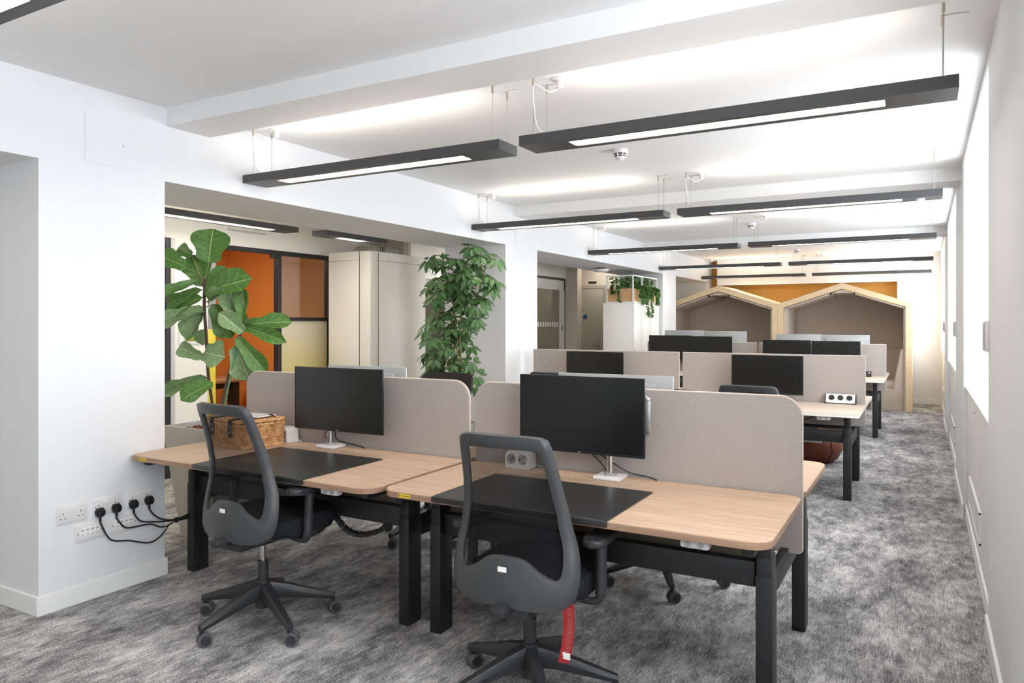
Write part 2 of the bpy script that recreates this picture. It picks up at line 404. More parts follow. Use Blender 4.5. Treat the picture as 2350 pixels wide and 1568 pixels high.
# office furniture seen through the doorway
t = thing('office_table', 'brown table with black legs inside the orange office', 'table', (-7.62, 5.8, 0))
obj('tabletop', G().box(-0.35, -0.95, 0.70, 0.35, 0.9, 0.73, 0.004), 'office_desk', t)
for y in (-0.5, 0.55): obj('leg', G().box(-0.05, y - 0.05, 0, 0.05, y + 0.05, 0.699).box(-0.3, y - 0.03, 0, 0.3, y + 0.03, 0.05), 'black_metal', t)
obj('crossbar', G().box(-0.03, -0.449, 0.60, 0.03, 0.499, 0.66), 'black_metal', t)
t = thing('pen_pot', 'dark pen pot holding blue pens on the office table', 'pot', (-7.42, 5.56, 0.73))
obj('pot', G().lathe((0, 0, 0), (0, 0, 1), [(0, 0.04), (0.1, 0.042), (0.1, 0.036), (0.01, 0.034)]), 'mug_dark', t)
for k in range(6):
    a = k * 1.05; obj('pen', G().cyl((0.012 * math.cos(a), 0.012 * math.sin(a), 0.012), (0.03 * math.cos(a), 0.03 * math.sin(a), 0.165), 0.006, n=6), 'pen_blue', t)
t = thing('office_mug', 'small blue-grey mug on the office table beside the pen pot', 'mug', (-7.42, 5.4, 0.73))
obj('cup', G().lathe((0, 0, 0), (0, 0, 1), [(0, 0.035), (0.075, 0.037), (0.075, 0.032), (0.008, 0.03)]), 'picture_sky', t)
obj('handle', G().tube([(0, 0.036, 0.06), (0, 0.058, 0.055), (0, 0.058, 0.025), (0, 0.036, 0.018)], 0.005, 6), 'picture_sky', t)
t = thing('office_ceiling_light', 'square ceiling light inside the orange office', 'lamp', (-7.2, 5.2, 2.57))
obj('housing', G().box(-0.4, -0.4, 0.02, 0.4, 0.4, 0.0749, 0.004), 'frame_white', t); o = obj('diffuser', G().box(-0.36, -0.36, 0.0, 0.36, 0.36, 0.0199), 'frame_white', t); o.data.materials.append(MATS['office_light'])
for p in o.data.polygons: p.material_index = 1 if p.normal.z < -0.9 else 0

# tall cabinets beyond the first opening
t = thing('storage_cabinet', 'tall cream storage cabinet beyond the first opening', 'cabinet', (-5.2, 6.13, 0))
obj('body', G().box(-0.6, 0.03, 0, -0.03, 1.0, 2.16), 'cream', t)
obj('side_panel', G().box(-0.6, 0, 0, -0.16, 0.028, 2.10, 0.002), 'cream', t); obj('side_fascia', G().box(-0.6, 0, 2.104, -0.16, 0.028, 2.2, 0.002), 'cream', t)
obj('corner_post', G().box(-0.15, 0, 0, 0, 0.13, 2.2, 0.002), 'cream', t)
obj('door', G().box(-0.028, 0.14, 0, 0, 1.0, 2.10, 0.002), 'cream', t); obj('door_fascia', G().box(-0.028, 0.14, 2.104, 0, 1.0, 2.2, 0.002), 'cream', t)
obj('shadow_gap', G().box(-0.1599, 0.002, 0, -0.1501, 0.0299, 2.19).box(-0.0299, 0.1301, 0, -0.002, 0.1399, 2.19), 'slot_black', t)
t = thing('air_purifier', 'grey rounded unit with dot grille on top of the tall cabinet', 'appliance', (-5.46, 6.55, 2.2))
obj('body', G().prism(rrect(-0.16, 0, 0.16, 0.085, [0.005, 0.005, 0.05, 0.05]), 'y', -0.2, 0.2, 0.004), 'unit_grey', t)
g = G()
for i in range(3):
    for j in range(3): g.cyl((0.1602, -0.13 + i * 0.03, 0.02 + j * 0.02), (0.1622, -0.13 + i * 0.03, 0.02 + j * 0.02), 0.008, n=8)
obj('grille_holes', g, 'slot_black', t)

# glazed meeting room beyond the second opening, beige nib, door
g = G().box(-5.53, 7.2, 0, -5.49, 11.67, 0.06).box(-5.53, 7.2, 2.15, -5.49, 11.67, 2.19).box(-5.53, 11.63, 0.06, -5.49, 11.67, 2.15).box(-5.53, 7.2, 0.06, -5.49, 7.24, 2.15)
w6 = struct('window_6', g, 'dark_frame')
obj('head_panel', G().box(-5.525, 7.24, 1.98, -5.495, 11.63, 2.15), 'box_white', w6)
for k in range(4):
    obj('pane', G().box(-5.515, 7.24 + k * 1.0975, 0.06, -5.505, 7.24 + (k + 1) * 1.0975 - 0.008, 1.98), 'office_glass', w6)
obj('door_stile', G().box(-5.50, 11.45, 0.06, -5.485, 11.63, 1.98), 'box_white', w6)
obj('pull_handle', G().box(-5.485, 11.5, 1.28, -5.465, 11.53, 1.36, 0.004), 'grey_plastic', w6)
g = G()
for k in range(36): g.box(-5.504, 8.2 + k * 0.09, 1.35, -5.5, 8.25 + k * 0.09, 1.43)
obj('manifestation_dots', g, 'box_white', w6)
struct('wall_meeting_room', G().box(-7.9, 7.15, 0, -7.8, 12.4, ZC).box(-7.8, 7.15, 0, -5.53, 7.19, ZC), 'pod_fabric')
struct('wall_above_glass', G().box(-5.55, 7.2, 2.19, -5.47, 11.67, ZC), 'cream')
struct('wall_nib', G().box(-5.62, 11.67, 0, -5.26, 11.85, ZC), 'beige_wall')
struct('wall_corridor', G().box(-7.8, 12.4, 0, XLO, 12.52, ZC), 'beige_wall')
d = struct('door_3', G().box(-5.99, 12.37, 0, -5.93, 12.4, 2.1).box(-5.06, 12.37, 0, -5.0, 12.4, 2.1).box(-5.93, 12.37, 2.04, -5.06, 12.4, 2.1), 'door_grey')
obj('door_leaf', G().box(-5.925, 12.375, 0.01, -5.065, 12.399, 2.035, 0.003), 'door_grey', d)
obj('fire_sign', G().cyl((-5.42, 12.372, 1.52), (-5.42, 12.3749, 1.52), 0.045, n=20), 'blue_sign', d)
obj('handle', G().box(-5.15, 12.36, 0.92, -5.11, 12.3749, 1.05, 0.004).cyl((-5.13, 12.34, 1.0), (-5.24, 12.34, 1.0), 0.01, n=8), 'nickel', d)
obj('overdoor_sign', G().box(-5.36, 12.385, 2.14, -5.20, 12.3999, 2.17, 0.003), 'slot_black', d)
t = thing('slatted_ceiling_raft', 'brown slatted ceiling raft beyond the second opening', 'ceiling raft', (-5.1, 10.6, 2.40))
for k in range(14): obj('slat', G().box(-0.34, -1.0 + k * 0.15, 0, 0.58, -0.94 + k * 0.15, 0.1), 'slat_brown', t)
obj('hanger_rail', G().box(-0.2, -1.0, 0.1001, -0.16, 1.02, 0.2449).box(0.3, -1.0, 0.1001, 0.34, 1.02, 0.2449), 'dark_frame', t)
for i, (x, y, lab) in enumerate(((-4.15, 10.05, 'white domed wireless disc on the soffit of the second opening'),)):
    t = thing('wireless_disc', lab, 'access point', (x, y, ZH))
    obj('mount', G().cyl((0, 0, -0.02), (0, 0, 0), 0.07, n=24), 'slot_black', t)
    obj('dome', G().lathe((0, 0, -0.062), (0, 0, 1), [(0, 0.06), (0.008, 0.1), (0.03, 0.122), (0.042, 0.118)], 28), 'frame_white', t)
t = thing('wall_switches', 'three small white switches on the beige wall nib', 'switch', (-5.30, 11.669, 1.30))
for k in range(3): obj('switch', G().box(-0.02, -0.008, k * 0.11, 0.02, 0, k * 0.11 + 0.07, 0.002), 'white_plastic', t)
t = thing('fire_call_point', 'red break-glass call point low on the beige nib', 'call point', (-5.56, 11.669, 0.9))
obj('box', G().box(-0.04, -0.03, 0, 0.04, 0, 0.08, 0.004), 'red_tag', t); obj('glass', G().box(-0.022, -0.032, 0.02, 0.022, -0.0301, 0.06), 'paper', t)

# wall hatches
def hatch(y0, y1, z0, z1, lab):
    t = thing('access_panel', lab, 'access panel', (XL, (y0 + y1) / 2, z0), 0, 'white access panels on the left wall')
    w = (y1 - y0) / 2; h = z1 - z0
    obj('frame', G().prism(rrect(-w, 0, w, h, 0.012, 3), 'x', 0.0, 0.0025, 0.001, 1), 'wall_white', t)
    obj('door', G().prism(rrect(-w + 0.006, 0.006, w - 0.006, h - 0.006, 0.008, 3), 'x', 0.0026, 0.005, 0.0008, 1), 'wall_white', t)
    obj('latch', G().box(0.005, w - 0.032, h * 0.43, 0.0056, w - 0.028, h * 0.5), 'grey_plastic', t)
hatch(2.19, 2.428, 2.255, 2.505, 'flush white access panel above the socket plates')
hatch(6.72, 6.94, 2.25, 2.5, 'flush white access panel high on the pier between the openings')

# ------------------------------------------------------------------ pendant lamps
LZ = 2.305
def glow(o, m, sgn):    # only the outward face of a diffuser sheet gives off light
    o.data.materials.append(MATS[m])
    for p in o.data.polygons:
        if p.normal.z * sgn > 0.9: p.material_index = 1
def make_lamp(L, name_lab, loc, rot=0.0, bright='lamp'):
    t = thing('pendant_lamp', name_lab, 'lamp', loc, rot, 'black linear pendant lamps')
    h = L / 2; dl = h - 0.25
    g = G()   # housing as a frame round the diffuser slot
    g.box(-h, -0.095, 0, h, -0.05, 0.05).box(-h, 0.05, 0, h, 0.095, 0.05).box(-h, -0.05, 0, -dl, 0.05, 0.05).box(dl, -0.05, 0, h, 0.05, 0.05)
    bmesh.ops.remove_doubles(g.bm, verts=g.bm.verts[:], dist=1e-5)
    obj('housing', g, 'lamp_black', t, 0)
    glow(obj('diffuser', G().box(-dl, -0.05, 0.006, dl, 0.05, 0.012), 'frame_white', t, 0), bright + '_diffuser', -1)
    glow(obj('uplight', G().box(-dl, -0.05, 0.04, dl, 0.05, 0.048), 'frame_white', t, 0), bright + '_uplight', 1)
    top = ZC - loc[2]
    for sx in (-h + 0.07, h - 0.05):
        for sy in (-0.075, 0.075):
            w = obj('suspension_wire', G().cyl((sx, sy, 0.05), (sx, sy, top - 0.03), 0.0016, n=5), 'wire_steel', t)
            obj('gripper', G().cyl((sx, sy, top - 0.045), (sx, sy, top), 0.006, n=8).tube([(sx, sy, top - 0.004), (sx + 0.05, sy - 0.01, top - 0.006), (sx + 0.09, sy - 0.015, top - 0.012)], 0.0012, 4), 'nickel', w)
    sx = -h + 0.07
    obj('power_cord', G().tube(catmull([(sx + 0.06, -0.07, 0.048), (sx + 0.02, -0.07, 0.09), (sx + 0.004, -0.073, 0.18), (sx + 0.003, -0.074, top - 0.04), (sx + 0.06, -0.02, top - 0.07), (sx + 0.1, 0.02, top - 0.045)], 6), 0.0035, 6), 'white_plastic', t)
    obj('ceiling_rose', G().lathe((sx + 0.1, 0.02, top), (0, 0, -1), [(0, 0.045), (0.006, 0.045), (0.01, 0.02), (0.05, 0.018)], 16), 'white_plastic', t)
    return t
rows = [(1.045, 'at the very front'), (3.285, 'over the nearest desk row'), (5.96, 'second from the front'), (8.72, 'over the middle desks'), (11.6, 'fourth from the front'), (14.2, 'nearest the far ochre alcove')]
words = ['foremost', 'second', 'third', 'fourth', 'fifth', 'farthest']
lamp0 = None
HANG = [0, 0, 0, 0.012, 0.03, 0.045]     # the far lamps hang a touch lower
for i, (y, lab) in enumerate(rows):
    for j, (xc, side) in enumerate(((-2.805, 'left'), (-0.82, 'right'))):
        L_ = '%s black linear pendant in the row along the %s' % (words[i], 'white pier wall' if j == 0 else 'window wall')
        if lamp0 is None: lamp0 = make_lamp(1.87, L_, (xc, y, LZ))
        elif HANG[i] == 0:
            q = dup(lamp0, (xc, y, LZ), 0, L_)
            if (i, j) == (2, 1): obj('presence_sensor', G().lathe((0.80, 0, 0), (0, 0, -1), [(0, 0.03), (0.006, 0.028), (0.016, 0.012)], 16), 'white_plastic', q)
        else: make_lamp(1.87, L_, (xc, y, LZ - HANG[i]))
make_lamp(1.87, 'black linear pendant beyond the first opening, above the fiddle-leaf fig', (-5.42, 4.28, LZ), PI / 2, 'bright')
make_lamp(0.88, 'short black pendant beyond the first opening, in front of the tall cabinet', (-5.0, 5.6, 2.25), PI / 2, 'bright')
make_lamp(1.87, 'black linear pendant behind the nearest white pier', (-5.42, 1.9, LZ), PI / 2, 'bright')
make_lamp(1.87, 'added black fill pendant lighting the corridor beyond the second opening', (-5.0, 8.6, LZ), PI / 2, 'bright')  # added fill lamp, full length to lift the dim corridor
make_lamp(1.87, 'added black fill pendant brightening the inside of the glazed room', (-6.6, 10.2, LZ), PI / 2, 'bright')  # added fill lamp, lengthened to brighten the room behind the glass
make_lamp(1.0, 'added out-of-view black fill pendant lighting the grey corridor door', (-4.98, 12.05, 2.48), 0, 'bright')  # added fill light for the door area, hidden by the opening header

def smoke(x, y, lab):
    t = thing('smoke_detector', lab, 'smoke detector', (x, y, ZC), 0, 'ceiling smoke detectors')
    obj('base', G().lathe((0, 0, 0), (0, 0, -1), [(0, 0.055), (0.02, 0.057), (0.028, 0.054)], 28), 'white_plastic', t)
    obj('slots', G().lathe((0, 0, -0.0281), (0, 0, -1), [(0, 0.046), (0.024, 0.036)], 24), 'slot_black', t)
    g = G()
    for k in range(8):
        a = 2 * PI * k / 8; p = Vector((math.cos(a), math.sin(a), 0))
        g.tube([p * 0.05 + Vector((0, 0, -0.027)), p * 0.04 + Vector((0, 0, -0.052))], 0.0045, 5)
    g.lathe((0, 0, -0.037), (0, 0, -1), [(0, 0.0462), (0.004, 0.0455)], 24)
    g.lathe((0, 0, -0.051), (0, 0, -1), [(0, 0.042), (0.006, 0.038), (0.02, 0.02), (0.026, 0.008)], 24)
    obj('cage', g, 'white_plastic', t)
smoke(-1.87, 4.88, 'white slotted smoke detector behind the nearest pair of pendants')
smoke(-1.85, 9.3, 'white slotted smoke detector farther along the ceiling centre')
smoke(-1.85, 13.0, 'white smoke detector near the ochre alcove')

# ------------------------------------------------------------------ desks
def make_desk(style, w, lab, loc, rotz=0.0, sticker=True, z=0.715, flip=False, y0=0.0):
    """front edge at local y=0, back at .785; x centred"""
    t = thing('bench_desk', lab, 'desk', loc, rotz, 'bench desks in three rows')
    h = w / 2; r = 0.075 if style == 'round' else 0.004
    top, edge = ('oak', 'oak_edge') if style == 'round' else ('pale_oak', 'pale_edge')
    tt = obj('tabletop', G().prism(rrect(-h + 0.001, y0 + 0.001, h - 0.001, 0.785, [r, r, r, r], 8), 'z', z - 0.004, z, 0.0012, 1), top, t)
    obj('edge_band', G().prism(rrect(-h, y0, h, 0.786, [r, r, r, r], 8), 'z', z - 0.027, z - 0.0041, 0.001, 1), edge, tt)
    for s in (-1, 1):
        lx = s * (h - 0.075 if style == 'round' else h - 0.11)
        lg = obj('leg', G().box(lx - 0.029, 0.335, 0, lx + 0.029, 0.435, 0.505, 0.003), 'black_metal', t)
        obj('leg_stage', G().box(lx - 0.026, 0.339, 0.4, lx + 0.026, 0.431, 0.575, 0.002), 'black_metal', lg)
        obj('leg_column', G().box(lx - 0.023, 0.343, 0.5, lx + 0.023, 0.427, z - 0.0272, 0.002), 'black_metal', lg)
        obj('foot_pad', G().box(lx - 0.022, 0.345, -0.0, lx + 0.022, 0.425, 0.004), 'slot_black', lg)
        if style == 'round': obj('support_bar', G().box(lx - 0.02, 0.06, z - 0.06, lx + 0.02, 0.74, z - 0.0272, 0.002), 'black_metal', t)
    a = h - 0.11 if style == 'round' else h - 0.14
    obj('beam', G().box(-a, 0.36, 0.455, a, 0.41, 0.548, 0.003), 'black_metal', t)
    g = G().box(-a, 0.418, 0.55, a, 0.523, 0.5535)
    if style == 'round': g.box(-a, 0.4101, 0.53, a, 0.4179, z - 0.0275)
    obj('cable_tray', g, 'tray_metal', t)
    pts = [(-a + 0.5, 0.5, 0.60)]; g = G()
    for q in range(3):
        x0 = -0.5 + q * 0.32; random.seed(11 * q + 3)
        g.tube(catmull([(x0, 0.46, 0.66), (x0 + 0.06, 0.44, 0.6 - 0.02 * q), (x0 + 0.16, 0.47, 0.585), (x0 + 0.24, 0.45, 0.63), (x0 + 0.33, 0.47, 0.665)], 5), 0.004, 6)
    obj('tray_cables', g, 'cable_black', t)
    cx = h - 0.25 if not flip else -h + 0.25
    cp = obj('height_control', G().box(cx - 0.05, y0 + 0.02, z - 0.058, cx + 0.05, y0 + 0.06, z - 0.0272, 0.008), 'light_grey', t)
    for s in (-1, 1):
        b = obj('button', G().cyl((cx + s * 0.022, y0 + 0.0198, z - 0.043), (cx + s * 0.022, y0 + 0.017, z - 0.043), 0.0105, n=16), 'grey_plastic', cp)
    if sticker:
        st = obj('warning_sticker', G().box(-h + 0.105, y0 - 0.0012, z - 0.022, -h + 0.165, y0 - 0.0002, z - 0.007), 'yellow_label', t)
        g = G(); g.box(-h + 0.109, y0 - 0.0016, z - 0.018, -h + 0.115, y0 - 0.0013, z - 0.011)
        for k in range(8): g.box(-h + 0.119 + k * 0.0053, y0 - 0.0016, z - 0.017, -h + 0.1225 + k * 0.0053, y0 - 0.0013, z - 0.0125)
        obj('print', g, 'ink', st)
    return t
def make_screen(style, w, lab, loc, z0=0.47, z1=1.122):
    t = thing('desk_screen', lab, 'desk divider', loc, 0, 'taupe fabric desk dividers')
    h = w / 2; r = 0.09 if style == 'round' else 0.006
    poly = rrect(-h + 0.003, z0 + 0.003, h - 0.003, z1 - 0.003, [0.02, 0.02, r, r], 10)
    obj('panel', G().prism(poly, 'y', -0.0135, 0.0135, 0.002, 1), 'screen_fabric', t)
    path = [(p[0], 0, p[1]) for p in rrect(-h + 0.002, z0 + 0.002, h - 0.002, z1 - 0.002, [0.02, 0.02, r, r], 10)]
    obj('edge_trim', G().tube(path, 0.0045, 6, True), 'screen_edge', t)
    for s in (-1, 1):
        obj('bracket', G().box(s * (h - 0.12) - 0.012, -0.1, 0.60, s * (h - 0.12) + 0.012, -0.0145, 0.62, 0.003).box(s * (h - 0.12) - 0.012, -0.1, 0.60, s * (h - 0.12) + 0.012, -0.088, 0.687, 0.003), 'light_grey', t)
    return t
def end_beam(x, y0, y1, parent_lab): pass

ROWY = [3.225, 6.88, 10.53]
R1 = 0.805   # front edge to screen line
geo = {0: [(-2.9, 1.68), (-1.23, 1.60)], 1: [(-2.82, 1.58), (-1.215, 1.58)], 2: [(-2.81, 1.58), (-1.205, 1.58)]}
rown = ['nearest', 'middle', 'farthest']
for r in range(3):
    st = 'round' if r == 0 else 'square'; yc = ROWY[r]; zt = 0.715 if r == 0 else 0.73
    for c in range(2):
        xc, w = geo[r][c]
        side = 'beside the white pier' if c == 0 else 'on the aisle side'
        kind = 'oak-topped' if r == 0 else 'pale wood'
        make_desk(st, w, '%s bench desk %s, front half of the %s row' % (kind, side, rown[r]), (xc, yc - R1, 0), 0, r == 0, zt, False, 0.03 if (r, c) == (0, 1) else 0.0)
        make_desk(st, w, '%s bench desk %s, back half of the %s row' % (kind, side, rown[r]), (xc, yc + R1, 0), PI, False, zt)
        make_screen(st, w - 0.01, '%s taupe fabric divider %s of the %s desk row' % ('rounded' if r == 0 else 'square-cornered', 'beside the white pier' if c == 0 else 'at the aisle end', rown[r]), (xc, yc, 0), 0.47 if r == 0 else 0.54, 1.122 if r == 0 else 1.142)
        for s in (-1, 1):
            lx = xc + s * (w / 2 - (0.075 if r == 0 else 0.11))
            o = tag(obj('leg_crossbeam', G().box(-0.016, -0.39, 0, 0.016, 0.39, 0.09, 0.002), 'black_metal', None, 40, None, (lx, yc, 0.40)),
                    'black crossbeam joining the %s legs of the %s %s desks' % ('left' if s < 0 else 'right', rown[r], 'pier-side' if c == 0 else 'aisle-side'), 'beam', 'crossbeams joining desk legs')

# ------------------------------------------------------------------ monitors
def make_monitor(lab, loc, rotz, w=0.615, hgt=0.36, zb=0.10, back='monitor_shell', arm='pole', dx=0.0, cable=True, grp='flat desktop monitors'):
    """local: base on desk at origin, screen faces -y"""
    t = thing('monitor', lab, 'monitor', loc, rotz, grp)
    h = w / 2; y = -0.07
    obj('shell', G().box(dx - h, y, zb, dx + h, y + 0.012, zb + hgt, 0.003).box(dx - h * 0.75, y + 0.0121, zb + 0.05, dx + h * 0.75, y + 0.036, zb + hgt - 0.04, 0.008), back, t)
    sc = obj('display', G().box(dx - h + 0.006, y - 0.0022, zb + 0.012, dx + h - 0.006, y - 0.0002, zb + hgt - 0.006), 'screen_glass', t)
    obj('bezel', G().box(dx - h + 0.0005, y - 0.003, zb + 0.0005, dx + h - 0.0005, y - 0.0001, zb + 0.0118).box(dx - h + 0.0005, y - 0.003, zb + hgt - 0.0058, dx + h - 0.0005, y - 0.0001, zb + hgt - 0.0005)
        .box(dx - h + 0.0005, y - 0.003, zb + 0.0118, dx - h + 0.0058, y - 0.0001, zb + hgt - 0.0058).box(dx + h - 0.0058, y - 0.003, zb + 0.0118, dx + h - 0.0005, y - 0.0001, zb + hgt - 0.0058), 'monitor_shell', t)
    g = G()
    for k in range(4): g.box(dx - 0.008 + k * 0.0045, y - 0.0036, zb + 0.004, dx - 0.0045 + k * 0.0045, y - 0.0031, zb + 0.008)
    obj('badge', g, 'silver', t)
    if arm == 'pole':
        obj('stand_base', G().box(-0.065, -0.05, 0, 0.065, 0.06, 0.018, 0.006), 'white_plastic', t)
        obj('collar', G().cyl((0, 0, 0.018), (0, 0, 0.03), 0.03, n=20), 'grey_plastic', t)
        pl = obj('pole', G().cyl((0, 0, 0.03), (0, 0, zb + 0.16), 0.0165, n=20), 'chrome', t)
        obj('arm', G().tube(catmull([(0, 0, zb - 0.01), (0.012, -0.004, zb + 0.02), (0.05, 0.0, zb + 0.05)], 4), 0.012, 8), 'silver', pl)
        obj('mount_plate', G().box(dx - 0.05, y + 0.0361, zb + hgt / 2 - 0.05, dx + 0.05, y + 0.05, zb + hgt / 2 + 0.05, 0.003).box(min(0, dx) - 0.012, y + 0.05, zb + 0.13, max(0, dx) + 0.012, -0.014, zb + 0.17, 0.004), 'silver', t)
        obj('side_arm', G().box(dx + h - 0.06, y + 0.04, zb + 0.11, dx + h + 0.012, y + 0.062, zb + 0.25, 0.006).tube([(dx + h - 0.03, y + 0.055, zb + 0.27), (dx + h + 0.004, y + 0.055, zb + 0.25)], 0.01, 8).tube([(dx + h - 0.03, y + 0.055, zb + 0.09), (dx + h + 0.004, y + 0.055, zb + 0.11)], 0.01, 8), 'silver', t) if loc[0] > -2 and loc[1] < 3.3 else None
    else:
        obj('stand_base', G().box(-0.065, -0.05, 0, 0.065, 0.06, 0.016, 0.006), 'white_plastic', t)
        obj('pole', G().cyl((0, 0, 0.016), (0, 0, zb + 0.18), 0.0165, n=14), 'silver', t)
        obj('mount_plate', G().box(dx - 0.05, y + 0.0361, zb + 0.13, dx + 0.05, y + 0.05, zb + 0.23, 0.003).box(min(0, dx) - 0.012, y + 0.05, zb + 0.13, max(0, dx) + 0.012, -0.014, zb + 0.17, 0.004), 'silver', t)
    if cable:
        obj('cable', G().tube(catmull([(dx - 0.04, y + 0.05, zb + 0.06), (0.04, -0.0, 0.06), (0.1, 0.02, 0.03), (0.17, 0.03, 0.02), (0.2, 0.06, 0.003)], 6), 0.0035, 6), 'cable_black', t)
        obj('signal_cable', G().tube(catmull([(dx - 0.03, y + 0.045, zb + 0.05), (-0.06, 0.02, 0.07), (-0.035, 0.035, 0.03), (-0.02, 0.066, 0.004)], 6), 0.003, 6), 'cable_black', t)
    return t
ZT = 0.7155
make_monitor('black monitor on the oak desk beside the wicker hamper', (-2.95, 3.13, ZT), 0.02, 0.632, 0.352, 0.107, dx=0.115)
make_monitor('black monitor on the aisle-side oak desk in front', (-1.245, 3.125, ZT), 0.0, 0.617, 0.350, 0.117, dx=-0.12)
make_monitor('silver-backed monitor behind the rounded divider near the pier', (-2.97, 3.40, ZT), PI, 0.615, 0.35, 0.095, 'monitor_back', 'x')
make_monitor('silver-backed monitor behind the front aisle-side monitor', (-1.36, 3.40, ZT), PI, 0.615, 0.35, 0.10, 'monitor_back', 'x')
Z2 = 0.7305
make_monitor('lone black monitor at the pier side of the middle row', (-2.84, 6.78, Z2), 0, 0.605, 0.34, 0.065, 'monitor_shell', 'x', cable=False)
make_monitor('lone black monitor at the aisle side of the middle row', (-1.205, 6.78, Z2), 0, 0.605, 0.34, 0.065, 'monitor_shell', 'x', cable=False)
for i, (x, w, zb, back, y, rot, lab) in enumerate((
        (-3.2, 0.635, 0.16, 'monitor_shell', 10.43, 0, 'dark monitor, leftmost on the front of the farthest desk row'),
        (-2.6, 0.56, 0.15, 'monitor_shell', 10.43, 0, 'dark monitor, second on the front of the farthest desk row'),
        (-1.605, 0.612, 0.11, 'monitor_shell', 10.43, 0, 'bluish dark monitor, third on the front of the farthest row'),
        (-1.0, 0.585, 0.105, 'monitor_shell', 10.43, 0, 'greenish dark monitor nearest the aisle on the farthest row'),
        (-3.09, 0.59, 0.23, 'monitor_back', 10.63, PI, 'silver-backed monitor, leftmost behind the farthest dividers'),
        (-2.49, 0.60, 0.22, 'monitor_back', 10.63, PI, 'silver-backed monitor, second behind the farthest dividers'),
        (-1.505, 0.58, 0.185, 'monitor_back', 10.63, PI, 'silver-backed monitor, third behind the farthest dividers'),
        (-0.92, 0.60, 0.18, 'monitor_back', 10.63, PI, 'silver-backed monitor nearest the aisle behind the farthest dividers'))):
    make_monitor(lab, (x, y, Z2), rot, w, 0.345, zb, back, 'x', cable=False)

# ------------------------------------------------------------------ task chairs
def interp(tab, z):
    for (a, va), (b, vb) in zip(tab, tab[1:]):
        if a <= z <= b:
            t = (z - a) / (b - a); t = t * t * (3 - 2 * t) if False else t
            return va + (vb - va) * t
    return tab[0][1] if z < tab[0][0] else tab[-1][1]
def poly_ray(poly, c, ang):
    d = (math.cos(ang), math.sin(ang)); best = 0
    n = len(poly)
    for i in range(n):
        ax, ay = poly[i][0] - c[0], poly[i][1] - c[1]; bx, by = poly[(i + 1) % n][0] - c[0], poly[(i + 1) % n][1] - c[1]
        ex, ey = bx - ax, by - ay; den = d[0] * ey - d[1] * ex
        if abs(den) < 1e-12: continue
        t = (ax * ey - ay * ex) / den; u = (ax * d[1] - ay * d[0]) / den
        if t > 0 and -1e-6 <= u <= 1 + 1e-6: best = max(best, t)
    return best
def smooth_poly(pts, n=8):
    P = [Vector((p[0], p[1], 0)) for p in pts]; L = len(P); out = []
    for i in range(L):
        p0, p1, p2, p3 = P[i - 1], P[i], P[(i + 1) % L], P[(i + 2) % L]
        for k in range(n):
            t = k / n
            v = 0.5 * ((2 * p1) + (p2 - p0) * t + (2 * p0 - 5 * p1 + 4 * p2 - p3) * t * t + (3 * p1 - p0 - 3 * p2 + p3) * t ** 3)
            out.append((v.x, v.y))
    return out
def mirror(half): return half + [(-x, z) for x, z in reversed(half)]
def caster(parent, ang, R, swivel):
    c = Vector((R * math.cos(ang), R * math.sin(ang), 0)); sw = swivel + 0.35 * math.sin(ang * 3.0)
    ra = Vector((math.cos(sw), math.sin(sw), 0)); ax = Vector((-ra.y, ra.x, 0))
    p = c + ra * 0.012 + Vector((0, 0, 0.031))
    g = G()
    for s in (-1, 1):
        a0 = p + ax * (s * 0.006); a1 = p + ax * (s * 0.026)
        g.lathe(a0, ax * s, [(0, 0.026), (0.003, 0.031), (0.017, 0.031), (0.02, 0.028)], 22)
    obj('caster', g, 'wheel_tread', parent)
    for s in (-1, 1): obj('wheel_cap', G().lathe(p + ax * (s * 0.0262), ax * s, [(0, 0.022), (0.002, 0.021)], 18), 'black_plastic', parent)
